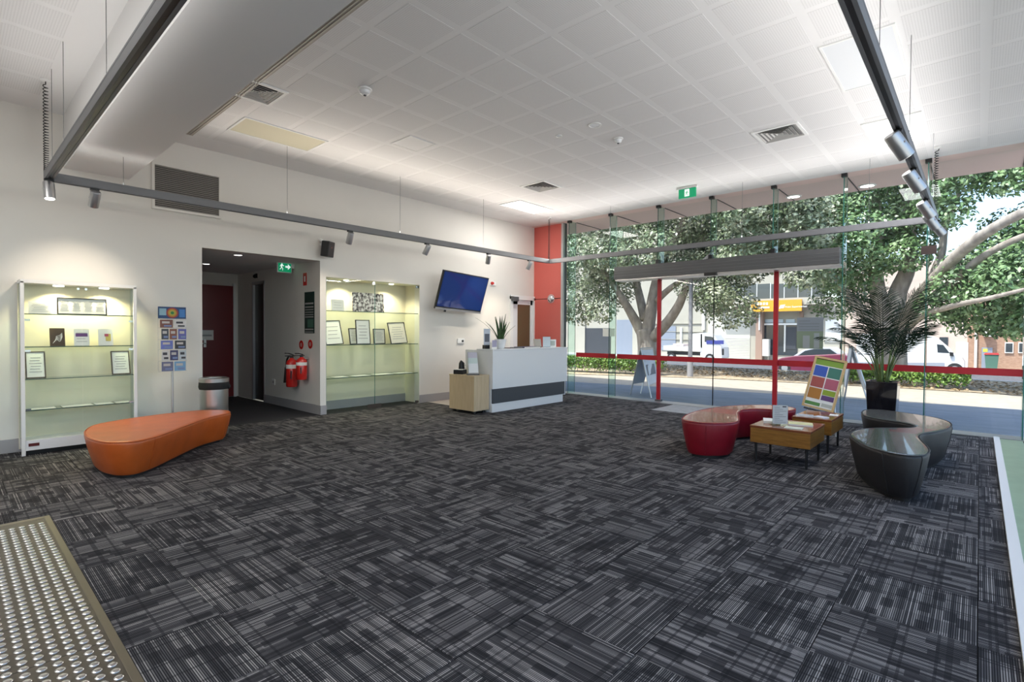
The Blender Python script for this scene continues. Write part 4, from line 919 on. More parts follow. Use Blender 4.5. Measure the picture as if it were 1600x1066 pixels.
br = [(1, [(-.9, .0, (.16, .05, .03), 'rust print'), (.12, .95, (.62, .60, .58), 'white page with dark lettering')]),
      (2, [(-.8, -.3, (.03, .035, .05), 'black print'), (-.22, .3, (.20, .06, .03), 'brown print'), (.4, .98, (.10, .10, .35), 'violet and grey print')]),
      (3, [(-.85, .0, (.12, .15, .45), 'red and blue print'), (.15, .95, (.02, .02, .025), 'plain black print')]),
      (4, [(-.8, -.28, (.58, .58, .58), 'white page with black mark'), (-.2, .38, (.04, .04, .12), 'navy print'), (.45, .97, (.48, .54, .58), 'pale grey print')]),
      (5, [(-.8, .02, (.13, .14, .24), 'dark crowd print'), (.1, .92, (.16, .33, .52), 'sky blue print')])]
for r_, items in br:
    for k, (u0, u1, col, nm) in enumerate(items):
        z0 = rows[r_+1]; z1 = rows[r_]-.012; yA, yB = yc+w2*u0, yc+w2*u1
        q = thing('brochure', 'small brochure with %s in row %s of the wire stand' % (nm, ('one', 'two', 'three', 'four', 'five')[r_-1]), 'brochure', (sx+.012, (yA+yB)/2, z0), 0, 'brochures in the wire stand')
        cv = build('cover', MB().box(sx+.010, sx+.018, yA, yB, z0+.003, z1), pm('brochure_%d_%d' % (r_, k), col, .35), q)
        h_ = z1-z0
        light = sum(col) > 1.2
        build('print_mark', MB().box(sx+.0181, sx+.019, yA+(yB-yA)*.15, yA+(yB-yA)*.75, z0+h_*.55, z0+h_*.8), M['ink'] if light else pm('print_pale', (.5, .48, .46)), cv)
        build('print_mark', MB().box(sx+.0181, sx+.019, yA+(yB-yA)*.3, yA+(yB-yA)*.9, z0+h_*.15, z0+h_*.35), M['ink'] if light else pm('print_mid', (.30, .12, .10) if k % 2 else (.18, .24, .42)), cv)
# ---- framed things for the displays
def framed(name, label, cat, x, yA, yB, z0, z1, tilt=.22, fw=.012, lines=5, fcol=None, pcol=None, cols=1, grp=None, roll=0):
    t = thing(name, label, cat, (x, (yA+yB)/2, z0), pi/2, grp, -tilt); t.rotation_euler = (-tilt, roll, pi/2)
    w_ = (yB-yA)/2; h_ = (z1-z0)/cos(tilt)
    f = fcol or M['dark']; z_ = .001
    if fw: build('frame', MB().box(-w_, -w_+fw, -.008, .008, z_, h_).box(w_-fw, w_, -.008, .008, z_, h_).box(-w_+fw, w_-fw, -.008, .008, z_, fw).box(-w_+fw, w_-fw, -.008, .008, h_-fw, h_), f, t, local=True)
    sh = build('sheet', MB().box(-w_+fw, w_-fw, -.002, .006, z_+fw, h_-fw), pcol or M['paper'], t, local=True)
    if lines:
        lm = MB(); iw = 2*(w_-fw)
        for c_ in range(cols):
            u0 = -w_+fw+iw*(c_+.14)/cols; u1 = -w_+fw+iw*(c_+.86)/cols
            for k in range(lines):
                zz = fw+(h_-2*fw)*(.16+.68*(k+.5)/lines); lm.box(u0+(u1-u0)*.06*(k % 3), u1-(u1-u0)*.08*((k*2) % 3), -.0035, -.0021, zz-.0025*(h_/.2), zz+.0025*(h_/.2))
        build('text_lines', lm, M['greyink'], sh, local=True)
    return t
# ---- free-standing white display cabinet
CF = A+.30
k0, k1 = onx((31, 438), CF), onx((213.5, 450), CF)
Y0, Y1, Z1 = k0.y, k1.y, (k0.z+k1.z)/2
t = thing('display_cabinet', 'white lit glass display cabinet against the left wall', 'cabinet', (A+.15, (Y0+Y1)/2, 0))
po = .03
for y_ in (Y0, Y1-po): build('post', MB().box(CF-po, CF, y_, y_+po, 0, Z1), M['white'], t, bevel=.003)
build('back_panel', MB().box(A+.018, A+.028, Y0, Y1, .03, Z1), M['linen'], t)
build('top_panel', MB().box(A+.018, CF, Y0, Y1, Z1-.015, Z1+.02), M['white'], t)
build('base', MB().box(A+.018, CF-.005, Y0+.005, Y1-.005, .05, .15), M['gloss_white'], t)
build('toe_kick', MB().box(A+.03, CF-.06, Y0+.03, Y1-.03, 0, .05), M['dark'], t)
build('side_glass', MB().box(A+.028, CF-po, Y0+.005, Y0+.011, .15, Z1-.015), M['shelfglass'], t); build('side_glass', MB().box(A+.028, CF-po, Y1-.011, Y1-.005, .15, Z1-.015), M['shelfglass'], t)
ym = (Y0+Y1)/2
for y_a, y_b in ((Y0+po+.003, ym-.002), (ym+.002, Y1-po-.003)):
    dd = build('glass_door', MB().box(CF-.012, CF-.006, y_a, y_b, .16, Z1-.02), M['glass'], t)
    hy = y_b-.03 if y_a < ym-.1 else y_a+.03
    build('lock', MB().cyl((CF-.006, hy, Z1-.05), (CF+.004, hy, Z1-.05), .012, n=12), M['chrome'], dd)
    hs = y_a+.0 if y_a < ym-.1 else y_b-.0
    for z_ in (1.36, 1.05, .46): build('hinge', MB().box(CF-.05, CF-.014, min(hs, hs+.04 if y_a < ym-.1 else hs-.04), max(hs, hs+.04 if y_a < ym-.1 else hs-.04), z_-.012, z_+.008), M['chrome'], dd)
shz = [onx((120, p), CF).z for p in (491.5, 541, 589.5, 636)]
for z_ in shz: build('shelf', MB().box(A+.03, CF-.02, Y0+.012, Y1-.012, z_-.008, z_), M['shelfglass'], t); build('shelf_edge', MB().box(CF-.020, CF-.018, Y0+.012, Y1-.012, z_-.008, z_), M['darkedge'], t)
build('maker_plate', MB().box(CF-.005, CF-.002, Y0+.05, Y0+.13, .09, .12), mat('dark_red_plate', (.10, .01, .01), .4), t)
for y_ in (Y0+.32*(Y1-Y0), Y0+.72*(Y1-Y0)):
    build('lamp', MB().lathe([(.001, 0), (.045, 0), (.045, .012), (.001, .012)], (A+.16, y_, Z1-.028), 18, False), M['ledwhite'], t)
    spot_lamp(t, (A+.17, y_, Z1-.035), (A+.12, y_, .3), 34, 135, .7, (1, .84, .50), .02)
def cabi(pa, pb, x): u, v = onx(pa, x), onx(pb, x); return u.y, v.y
x_ = CF-.12
y_a, y_b = cabi((89, 470), (167, 470), x_); framed('picture_frame', 'wide black frame holding four pages on cabinet top shelf', 'frame', x_, y_a, y_b, shz[0], onx((120, 466), x_).z, .1, .01, 7, cols=4)
y_a, y_b = cabi((44, 470), (81, 470), x_); framed('certificate', 'pale unframed certificate on cabinet top shelf', 'certificate', x_, y_a, y_b, shz[0], onx((60, 471), x_).z, .1, 0, 5)
y_a, y_b = cabi((78, 530), (102, 530), x_); o = framed('book', 'dark brown book with white swirl leaning on second shelf', 'book', x_, y_a, y_b, shz[1], onx((90, 513), x_).z, .25, 0, 0, pcol=pm('brown_cover', (.06, .035, .022), .35), roll=.0)
sw = MB(); w_ = (y_b-y_a)/2
for k in range(5): sw.tube(spline([(-w_*.6+k*.012, -.004, .03+.012*k), (-.01, -.004, .07+.008*k), (w_*.3, -.004, .05+.016*k), (w_*.65, -.004, .10+.01*k)], 4, False), .0025, 4)
build('swirl_print', sw, M['paper'], o, local=True)
y_a, y_b = cabi((116, 530), (140, 530), x_); o = framed('booklet', 'white booklet with purple band on second shelf', 'booklet', x_, y_a, y_b, shz[1], onx((128, 514), x_).z, .2, 0, 4); build('purple_band', MB().box(-.05, .05, -.005, -.0022, .10, .135), pm('purple_print', (.16, .06, .22)), o, local=True)
y_a, y_b = cabi((154, 530), (177, 530), x_); o = framed('booklet', 'white booklet with yellow and pink picture on second shelf', 'booklet', x_, y_a, y_b, shz[1], onx((165, 514), x_).z, .2, 0, 0); build('picture', MB().box(.0, .045, -.005, -.0022, .05, .13), pm('yellow_print', (.62, .50, .12)), o, local=True); build('picture', MB().box(-.01, .025, -.0055, -.0051, .10, .13), pm('pink_print', (.5, .08, .14)), o, local=True)
y_a, y_b = cabi((40, 570), (72, 570), x_); framed('picture_frame', 'dark timber frame at the left end of third shelf', 'frame', x_, y_a, y_b, shz[2], onx((55, 550), x_).z, .3, .01, 6, fcol=pm('dark_brown_wood', (.05, .03, .015)))
y_a, y_b = cabi((175, 570), (204, 570), x_); framed('picture_frame', 'dark timber frame at the right end of third shelf', 'frame', x_, y_a, y_b, shz[2], onx((190, 549), x_).z, .3, .01, 6, fcol=pm('dark_brown_wood', (.05, .03, .015)))
for k, (a_, b_, wh) in enumerate(((42, 88, 'leftmost'), (98, 146, 'second from left'), (150, 178, 'third from left'), (182, 208, 'rightmost'))):
    y_a, y_b = cabi((a_, 636), (b_, 636), CF-.05); t = thing('open_letter', 'flat white letter lying on the lowest shelf, '+wh, 'letter', (CF-.13, (y_a+y_b)/2, shz[3]), 0, 'letters on the lowest cabinet shelf')
    build('sheet', MB().box(CF-.21, CF-.04, y_a, y_b, shz[3]+.0005, shz[3]+.003), M['paper'], t); build('folder', MB().box(CF-.215, CF-.035, y_a-.006, y_b+.006, shz[3]+.0001, shz[3]+.0006), M['dark'], t)
# ---- display niche fittings
t = thing('niche_display', 'glass-fronted recessed display niche with glass shelves in left wall', 'display niche', (A-.2, (NY0+NY1)/2, 0))
ymid = onx((586, 520), A).y
for k, (y_a, y_b) in enumerate(((NY0+.004, ymid-.002), (ymid+.002, NY1-.004))):
    dd = build('glass_door', MB().box(A-.014, A-.004, y_a, y_b, .012, NZ-.004), M['glass'], t)
    for z_ in (.03, NZ-.04): build('hinge', MB().box(A-.02, A+.002, y_b-.07 if k else ymid-.05, y_b-.01 if k else ymid-.003, z_-.02, z_+.02), M['chrome'], dd)
    build('edge', MB().box(A-.0145, A-.0035, y_a-.001, y_a+.002, .012, NZ-.004), M['edge'], dd)
build('lock_plate', MB().box(A-.003, A+.004, ymid-.14, ymid+.12, .012, .075), mat('dark_plate', (.06, .05, .045), .3), t)
nsz = [onx((580, p), A-.05).z for p in (487.5, 538, 587)]
for z_ in nsz: build('shelf', MB().box(nb+.001, A-.03, NY0+.006, NY1-.006, z_-.01, z_), M['shelfglass'], t); build('shelf_edge', MB().box(A-.03, A-.027, NY0+.006, NY1-.006, z_-.01, z_), M['darkedge'], t)
for y_ in (NY0+.45, NY1-.45):
    build('lamp', MB().lathe([(.001, 0), (.04, 0), (.04, .012), (.001, .012)], (A-.2, y_, NZ-.014), 18, False), M['ledwhite'], t)
    spot_lamp(t, (A-.2, y_, NZ-.02), (A-.22, y_, .3), 36, 135, .7, (1, .90, .62), .02)
x_ = A-.16
def nich(a_, b_, row, top, name, label, cat, **k):
    u, v = onx((a_, 520), x_), onx((b_, 520), x_); return framed(name, label, cat, x_, u.y, v.y, nsz[row], onx(((a_+b_)/2, top), x_).z, **k)
o = nich(551, 600, 0, 458, 'photograph', 'black and white abstract photo panel on the niche top shelf', 'picture', tilt=.08, fw=0, lines=0, pcol=noisemat('speckled_photo', [(.38, (.015, .013, .014)), (.5, (.35, .30, .30)), (.56, (.75, .72, .70))], 22, .6, 6))
nich(518, 538, 0, 468, 'certificate', 'faint pale certificate on the niche top shelf', 'certificate', tilt=.08, fw=0, lines=3)
nich(509.5, 537, 1, 501, 'picture_frame', 'black framed notice leaning at the left of niche second shelf', 'frame', tilt=.25, lines=4, roll=-.05)
nich(547, 563, 1, 513, 'picture_frame', 'narrow black frame half behind the tall one on niche shelf', 'frame', tilt=.15, lines=6, roll=-.04)
u, v = onx((557, 520), A-.08), onx((579, 520), A-.08); framed('picture_frame', 'tall black framed lettering in the middle of niche second shelf', 'frame', A-.08, u.y, v.y, nsz[1], onx((568, 500), A-.08).z, .1, .012, 5)
nich(584, 602, 1, 514, 'picture_frame', 'small black framed letter right of the tall niche frame', 'frame', tilt=.1, lines=8, pcol=pm('cream_sheet', (.66, .63, .54)))
nich(611, 637, 1, 504, 'picture_frame', 'black framed page leaning at right of niche second shelf', 'frame', tilt=.25, lines=6, roll=-.05, pcol=pm('cream_sheet2', (.68, .62, .55)))
for k, (a_, b_, wh) in enumerate(((520, 540, 'leftmost'), (550, 575, 'second'), (585, 610, 'third'), (618, 640, 'rightmost'))):
    u, v = onx((a_, 585), A-.15), onx((b_, 585), A-.15); t = thing('open_letter', 'flat pale page on the niche third shelf, '+wh+' of four', 'letter', (A-.15, (u.y+v.y)/2, nsz[2]), 0, 'pages on the niche third shelf')
    build('sheet', MB().box(A-.25, A-.06, u.y, v.y, nsz[2]+.0005, nsz[2]+.004), M['paper'], t); build('mount', MB().box(A-.255, A-.055, u.y-.005, v.y+.005, nsz[2]+.0001, nsz[2]+.0008), M['greyink'], t)
# ---- tactile plate at the stair head
t = thing('tactile_plate', 'stainless steel tactile warning plate with rows of studs at stair head', 'tactile plate', (-3.3, .2, 0))
TXA, TXB, TYB, TYA = -4.655, -1.6, .475, -.30
build('base_plate', MB().box(TXA+.05, TXB, TYA, TYB-.03, .0005, .004), mat('bronze_steel', (.17, .15, .125), .4, .85, noise=.12, nscale=12), t)
build('edge_strip', MB().box(TXA, TXB, TYB-.03, TYB, .0005, .007), mat('dull_brass', (.25, .22, .17), .4, .85), t, bevel=.002)
build('end_strip', MB().box(TXA, TXA+.05, TYA, TYB-.03, .0005, .007), mat('dull_brass', (.25, .22, .17), .4, .85), t, bevel=.002)
for k in range(1, 8): build('joint', MB().box(TXA+.05+.4*k, TXA+.053+.4*k, TYA, TYB-.03, .004, .0046), M['dark'], t)
sm = bpy.data.meshes.new('stud'); smb = MB().lathe([(.0175, 0), (.0165, .003), (.012, .0055), (.010, .0058)], (0, 0, 0), 12); sm.from_pydata(smb.v, [], smb.f); sm.materials.append(M['chrome'])
for pl in sm.polygons: pl.use_smooth = True
rest = MB(); cnt = 0; TL = Vector(t.location)
for j in range(12):
    for i in range(56):
        x, y = -4.50+.0525*i, .418-.0457*j
        if x > TXB-.03 or y < TYA+.02: continue
        if cnt < 300 and j < 8 and y > .03 and x < -2.2+.9*(y-.418):
            o = bpy.data.objects.new('stud', sm); o.parent = t; o.location = Vector((x, y, .004))-TL; COL.objects.link(o); cnt += 1
        else: rest.lathe([(.0175, 0), (.0165, .003), (.012, .0055), (.010, .0058)], (x, y, .004), 10)
o = build('stud_field', rest, M['chrome'], t, smooth='all', fix=False); o['kind'] = 'stuff'
# ================================================================== OUTDOORS
import numpy as np
XM = dict(
 blue=noisemat('bluestone_paving', [(.3, (.17, .20, .24)), (.7, (.25, .28, .33))], 3, .75, 6, stretch=(.5, 3, 1)),
 path=noisemat('pale_footpath', [(.3, (.40, .355, .30)), (.7, (.49, .435, .37))], 5, .9, 6),
 mulch=noisemat('leaf_litter', [(.3, (.20, .145, .10)), (.48, (.46, .36, .25)), (.7, (.62, .52, .39))], 9, .95, 8, .6),
 road=noisemat('asphalt', [(.3, (.09, .09, .10)), (.7, (.14, .14, .15))], 8, .9, 5), kerb=mat('concrete_kerb', (.50, .48, .45), .9),
 bark=noisemat('fig_bark', [(.3, (.26, .23, .21)), (.7, (.50, .45, .41))], 7, .9, 6, .5, (1, 1, .35)),
 leafA=noisemat('fig_leaf_olive', [(.30, (.045, .075, .035)), (.48, (.16, .21, .11)), (.64, (.46, .49, .36))], 2.2, .34, 5, spec=.6),
 leafB=noisemat('fig_leaf_green', [(.30, (.04, .085, .035)), (.48, (.12, .22, .085)), (.66, (.30, .42, .22))], 2.2, .36, 5, spec=.6),
 hedge=noisemat('hedge_leaf', [(.3, (.05, .11, .02)), (.5, (.14, .25, .05)), (.75, (.36, .47, .14))], 6, .45, 5, spec=.4),
 brick=noisemat('tan_brick', [(.3, (.26, .155, .11)), (.7, (.38, .25, .18))], 6, .9, 5, stretch=(1, 1, 5)), render=mat('pink_render', (.48, .385, .335), .9, noise=.05, nscale=1),
 winglass=mat('dark_window_glass', (.03, .04, .05), .08, 0, .7), white=mat('white_vehicle_paint', (.72, .73, .74), .3, coat=.4), maroon=mat('maroon_vehicle_paint', (.14, .02, .05), .25, coat=.5),
 tyre=mat('tyre_rubber', (.018, .018, .02), .8), tray=mat('truck_tray_grey', (.55, .56, .55), .5), sign=mat('orange_sign', (.62, .29, .015), .5), teal=mat('blue_grey_door', (.20, .23, .29), .5), pole=mat('lamp_post_grey', (.33, .33, .36), .5, .3), frost=mat('sign_board_grey', (.62, .66, .72), .45))
PB_, PR_ = [(-40, 12.1), (1.5, 12.35)], None
struct('ground_plaza', MB().prism([(-40, GY+.06), (25, GY+.06), (25, 12.6), (.6, 12.4), (-4.6, 11.6), (-7.5, 10.9), (-40, 10.9)], -.12, -.012), XM['blue'])
bedf = [(-40, 12.6), (-9.2, 12.75), (-5.8, 14.4), (-1.5, 15.2), (25, 15.4)]
struct('ground_footpath', MB().prism([(-40, 10.9), (-7.5, 10.9), (-4.6, 11.6), (.6, 12.4), (25, 12.6)]+bedf[::-1], -.12, -.013), XM['path'])
def slope(y): return 0.0 if y < 19 else -1.06      # level bed, then a bank down to the street
bk = MB(); nb_ = len(bedf)
bk.add([(x, y, 0) for x, y in bedf]+[(x*1.2, 19.0, 0) for x, y in bedf]+[(x*1.6, 21, -1.1) for x, y in bedf], [(i, i+1, nb_+i+1, nb_+i) for i in range(nb_-1)]+[(nb_+i, nb_+i+1, 2*nb_+i+1, 2*nb_+i) for i in range(nb_-1)])
struct('ground_bed', bk, XM['mulch'])
struct('ground_forecourt', MB().box(RX+.06, 30, -25, GY+.06, -.12, -.014), mat('pale_concrete', (.50, .48, .45), .9))
struct('trim_6', MB().box(-48, 30, 19.0, 19.22, -.3, .03), XM['kerb']); struct('ground_road', MB().box(-110, 70, 20.6, 43.5, -1.3, -1.06), XM['road']); struct('ground_far_path', MB().box(-110, 70, 43.5, 90, -1.3, -.95), XM['kerb'])
rng = np.random.default_rng(3)
def leaf_mesh(name, m, parent, pos, nrm, size, aspect=.5):
    n = len(pos); t1 = rng.normal(size=(n, 3)); t1 -= nrm*(t1*nrm).sum(1, keepdims=True); t1 /= np.linalg.norm(t1, axis=1, keepdims=True)+1e-9
    t2 = np.cross(nrm, t1); s = size[:, None]
    v = np.stack([pos-t1*s*.5, pos+t2*s*aspect*.5+nrm*s*.08, pos+t1*s*.5, pos-t2*s*aspect*.5+nrm*s*.08], 1).reshape(-1, 3)
    me = bpy.data.meshes.new(name); me.vertices.add(4*n); me.vertices.foreach_set('co', (v-np.array(world_loc(parent))).astype(np.float32).ravel())
    me.loops.add(4*n); me.loops.foreach_set('vertex_index', np.arange(4*n, dtype=np.int32)); me.polygons.add(n); me.polygons.foreach_set('loop_start', np.arange(0, 4*n, 4, dtype=np.int32))
    me.update(calc_edges=True); me.materials.append(m)
    o = bpy.data.objects.new(name, me); o.parent = parent; o['kind'] = 'stuff'; COL.objects.link(o); return o
def blob_leaves(blobs, per, lsz):
    P = []; N = []
    for c, r in blobs:
        k = int(per*(r[0]*r[2])/.5)+20; d = rng.normal(size=(k, 3)); d /= np.linalg.norm(d, axis=1, keepdims=True)
        rad = rng.uniform(.35, 1.0, size=(k, 1))**.6; P.append(np.array(c)+d*rad*np.array(r))
        nn = d*.7+rng.normal(size=(k, 3))*.55+np.array([-.15, -.35, .6]); N.append(nn/np.linalg.norm(nn, axis=1, keepdims=True))
    P = np.concatenate(P); N = np.concatenate(N); return P, N, rng.uniform(lsz*.7, lsz*1.3, len(P))
def limb_path(pxs): return [ony((a, b), y) for a, b, y in pxs]
R = random.Random(4)
def tree(label, limbs, blobs, m, per, lsz, grp):
    base = ony(limbs[0][0][0][:2], limbs[0][0][0][2]); base = Vector((base.x, base.y, slope(base.y)))
    t = thing('fig_tree', label, 'tree', base, 0, grp)
    for k, (pxs, r0, r1) in enumerate(limbs):
        pts = spline(limb_path(pxs), 5, False); n = len(pts)
        if k == 0: pts = [Vector((pts[0].x, pts[0].y, -.25))]+pts; n += 1
        build('trunk' if k == 0 else 'limb', MB().tube(pts, [r0+(r1-r0)*(i/(n-1)) for i in range(n)], 10), XM['bark'], t, smooth='all')
    P, N, S = blob_leaves(blobs, per, lsz); leaf_mesh('foliage', m, t, P, N, S)
def lerp_tab(tab, x):
    for (a, b), (c, d) in zip(tab, tab[1:]):
        if a <= x <= c: return b+(d-b)*(x-a)/(c-a)
    return tab[-1][1]
low1 = [(840, 500), (880, 498), (930, 520), (958, 490), (985, 462), (1010, 468), (1040, 425), (1075, 432), (1098, 488), (1140, 508), (1160, 498), (1174, 425), (1240, 420), (1262, 470), (1290, 492), (1330, 478), (1380, 450)]
b1 = []
for x in range(850, 1300, 27):
    for y in range(235, 530, 27):
        if y > lerp_tab(low1, x)-14: continue
        hole = 1000 < x < 1085 and y > 400
        if R.random() < (.5 if hole else .02): continue
        Y = R.uniform(13.2, 18.5) if not hole else R.uniform(17.5, 19)
        if y > 430: Y = R.uniform(14.0, 16.5)
        p = ony((x+R.uniform(-11, 11), y+R.uniform(-11, 11)), Y); r = R.uniform(.62, .90)*Y/16; b1.append((tuple(p), (r, r, r*.78)))
tree('large pale-barked fig tree outside behind the left hedge', [
  ([(1012, 590, 16.6), (1012, 545, 16.6), (1008, 515, 16.6)], .40, .32),
  ([(1005, 525, 16.6), (985, 488, 16.3), (965, 455, 16), (940, 420, 15.6)], .20, .07),
  ([(1012, 520, 16.6), (1018, 480, 16.6), (1026, 440, 16.6), (1040, 395, 16.5), (1066, 350, 16.3), (1080, 300, 16)], .24, .08),
  ([(1018, 530, 16.6), (1042, 505, 16.4), (1060, 478, 16.2), (1072, 450, 16), (1092, 418, 15.8), (1130, 380, 15.4)], .20, .06),
  ([(1026, 470, 16.6), (1048, 450, 16.2), (1080, 430, 15.9), (1115, 415, 15.6)], .12, .05),
  ([(1008, 500, 16.6), (996, 450, 16.8), (985, 400, 17), (960, 350, 17)], .18, .07)], b1, XM['leafA'], 900, .115, 'street fig trees')
b2 = []
def add2(x, y, pr, Y0=14.5, Y1=18.5, k=1.0):
    if R.random() > pr: return
    Y = R.uniform(Y0, Y1); p = ony((x+R.uniform(-12, 12), y+R.uniform(-10, 10)), Y); r = R.uniform(.46, .70)*Y/16*k; b2.append((tuple(p), (r, r, r*.75)))
for x in range(1296, 1680, 26):
    for y in range(225, 520, 25):
        if y < 292: add2(x, y, .92 if x < 1530 else .75)
        elif x < 1430: add2(x, y, .88 if y < lerp_tab([(1290, 478), (1340, 455), (1380, 415), (1430, 400)], x) else 0)
        elif x < 1500: add2(x, y, (.45 if y < 340 else .2 if y < 410 else 0))
        elif y < 345: add2(x, y, .25 if x < 1560 else .3)
        elif y < 385: add2(x, y, .10 if x < 1545 else .5)
        elif x > 1490 and y < lerp_tab([(1490, 468), (1530, 515), (1600, 530), (1680, 530)], x)-8: add2(x, y, .9 if x > 1520 else .6, 14, 16.5)
for x, y in ((1462, 486), (1478, 497), (1490, 488), (1505, 440), (1475, 455)): add2(x, y, 1, 15, 16, .7)
tree('spreading fig tree with pale limbs outside behind the potted palm', [
  ([(1392, 615, 16.8), (1392, 555, 16.8), (1390, 505, 16.8)], .38, .32),
  ([(1386, 520, 16.8), (1374, 470, 16.7), (1368, 420, 16.6), (1374, 360, 16.4), (1366, 300, 16.2)], .24, .08),
  ([(1392, 515, 16.8), (1402, 460, 16.8), (1418, 420, 16.7), (1422, 370, 16.6), (1420, 320, 16.5), (1440, 270, 16.2)], .24, .07),
  ([(1398, 520, 16.8), (1432, 468, 16), (1470, 425, 15), (1512, 385, 14.2), (1560, 352, 13.6), (1625, 320, 13.2), (1690, 290, 13)], .15, .07),
  ([(1400, 515, 16.8), (1440, 478, 16), (1490, 440, 15), (1530, 405, 14.4), (1585, 375, 14), (1660, 350, 13.8)], .11, .05),
  ([(1400, 528, 16.8), (1440, 495, 15.8), (1490, 478, 14.6), (1545, 466, 13.9), (1610, 450, 13.6)], .09, .03),
  ([(1386, 525, 16.8), (1350, 490, 16.6), (1320, 455, 16.3), (1290, 410, 16)], .18, .05),
  ([(1450, 450, 16.2), (1470, 400, 16.1), (1478, 350, 16), (1500, 300, 15.8)], .11, .04)], b2, XM['leafB'], 900, .112, 'street fig trees')
def hedge(label, x0, x1, y0, y1, h, rz=0):
    c = ((x0+x1)/2, (y0+y1)/2, 0); t = thing('hedge', label, 'hedge', c, 0, 'clipped box hedges'); 
    n = int((x1-x0)*1500); d = rng.uniform(0, 1, size=(n, 3)); P = np.stack([x0+(x1-x0)*d[:, 0], y0+(y1-y0)*d[:, 1], .05+(h-.05)*np.sqrt(d[:, 2])], 1)
    nn = rng.normal(size=(n, 3))*.7+np.array([0, -.4, .6]); nn /= np.linalg.norm(nn, axis=1, keepdims=True)
    if rz: P[:, 1] += (P[:, 0]-x0)*rz
    leaf_mesh('foliage', XM['hedge'], t, P, nn, rng.uniform(.05, .11, n), .55)
    core = MB().box(x0+.1, x1-.1, 0, .0001, 0, .0001)
    sm_ = MB(); nst = int((x1-x0)*5)
    for k in range(nst): xx = x0+.1+(x1-x0-.2)*k/nst; yy = (y0+y1)/2+(xx-x0)*rz; sm_.tube([(xx, yy, slope(yy)-.03), (xx+R.uniform(-.08, .08), yy+R.uniform(-.2, .2), h*.8)], [.012, .005], 5)
    build('stems', sm_, XM['bark'], t)
hz1 = ony((960, 559), 13.9).z
hedge('clipped green hedge outside left of the sliding doors', -11.2, -6.95, 12.95, 13.6, ony((920, 558), 13.3).z, .24)
hedge('clipped green hedge outside behind the potted palm', onz((1330, 601), 0).x-.4, onz((1516, 607), 0).x, 15.3, 16.0, ony((1470, 579), 15.8).z, .06)
# dry twigs and leaf litter clumps in the bed
lt = rng.uniform(0, 1, size=(9000, 3)); P = np.stack([-18+26*lt[:, 0], 15.3+3.6*lt[:, 1], .005+.03*lt[:, 2]], 1)
lr = thing('fallen_leaves', 'dry brown leaves scattered over the garden bed outside', 'leaves', (-4, 16, 0)); nn = rng.normal(size=(len(P), 3))*.3+np.array([0, 0, 1]); nn /= np.linalg.norm(nn, axis=1, keepdims=True)
leaf_mesh('leaf_scatter', noisemat('dry_leaf', [(.3, (.20, .13, .07)), (.7, (.60, .46, .29))], 12), lr, P, nn, rng.uniform(.06, .13, len(P)))
# lamp post
p = ony((1078, 590), 14.5); zt2 = ony((1078, 436), 14.5).z
t = thing('lamp_post', 'slim grey street lamp post outside the sliding doors', 'lamp post', (p.x, 14.5, 0))
build('post', MB().tube([(p.x, 14.5, -.03), (p.x, 14.5, .5), (p.x, 14.5, .51), (p.x, 14.5, zt2)], [.085, .085, .06, .055], 14), XM['pole'], t, smooth=True)
build('cross_arm', MB().tube([(p.x-.3, 14.5, zt2), (p.x, 14.5, zt2-.25), (p.x+.3, 14.5, zt2)], .02, 8), XM['pole'], t); build('luminaire', MB().lathe([(.40, 0), (.42, .03), (.30, .09), (.05, .12)], (p.x, 14.5, zt2), 20), XM['pole'], t, smooth=True)
# sandwich boards
def plank(mb, q, th):
    a, b, c, d = [Vector(v) for v in q]; nr = (b-a).cross(d-a).normalized()*th/2
    vs_ = [v-nr for v in (a, b, c, d)]+[v+nr for v in (a, b, c, d)]; return mb.add(vs_, [(0, 1, 2, 3), (7, 6, 5, 4), (0, 4, 5, 1), (1, 5, 6, 2), (2, 6, 7, 3), (3, 7, 4, 0)])
def aframe(label, r1, r2, f, picture):
    c = sum((Vector(v) for v in f), Vector())/4; t = thing('sandwich_board', label, 'sandwich board', (c.x, c.y, -.012), 0, 'sandwich boards outside')
    r1, r2 = Vector(r1), Vector(r2); f = [Vector(v) for v in f]
    for k, (fa, fb) in enumerate(((f[0], f[1]), (f[2], f[3]))):
        ra, rb = r1, r2; s = Vector((0, 0, 0))
        bd = build('board', plank(MB(), [ra.lerp(fa, .03), rb.lerp(fb, .03), rb.lerp(fb, .74), ra.lerp(fa, .74)], .012), XM['frost'], t)
        for rr, ff in ((ra, fa), (rb, fb)): build('leg', MB().cyl(rr, ff, .014, n=8), M['alu'], t)
        build('rail', MB().cyl(ra.lerp(fa, .75), rb.lerp(fb, .75), .010, n=8), M['alu'], t)
        if k == 1 and picture:
            def L(u, v): return ra.lerp(fa, v).lerp(rb.lerp(fb, v), u)
            nr = (rb-ra).cross(fa-ra).normalized(); nr = nr if nr.dot(Vector((0, 0, CH))-c) > 0 else -nr; nr = nr*.008
            build('print', plank(MB(), [L(.12, .34)+nr, L(.88, .34)+nr, L(.88, .56)+nr, L(.12, .56)+nr], .003), pm('sandwich_print', (.16, .18, .22)), bd)
            build('print', plank(MB(), [L(.12, .10)+nr, L(.88, .10)+nr, L(.88, .28)+nr, L(.12, .28)+nr], .003), pm('sandwich_pale', (.62, .66, .70)), bd)
    build('ridge', MB().cyl(r1, r2, .018, n=8), M['alu'], t)
F1, F2, F3, F4 = onz((985, 617), -.012), onz((1001, 615), -.012), onz((1017.5, 622), -.012), onz((1031.5, 614), -.012)
Ya = (F1.y+F3.y)/2; Yb = (F2.y+F4.y)/2
aframe('grey sandwich board with dark print outside, left of the sliding doors', ony((1001, 545), Ya), ony((1019, 544), Yb), (F1, F2, F3, F4), True)
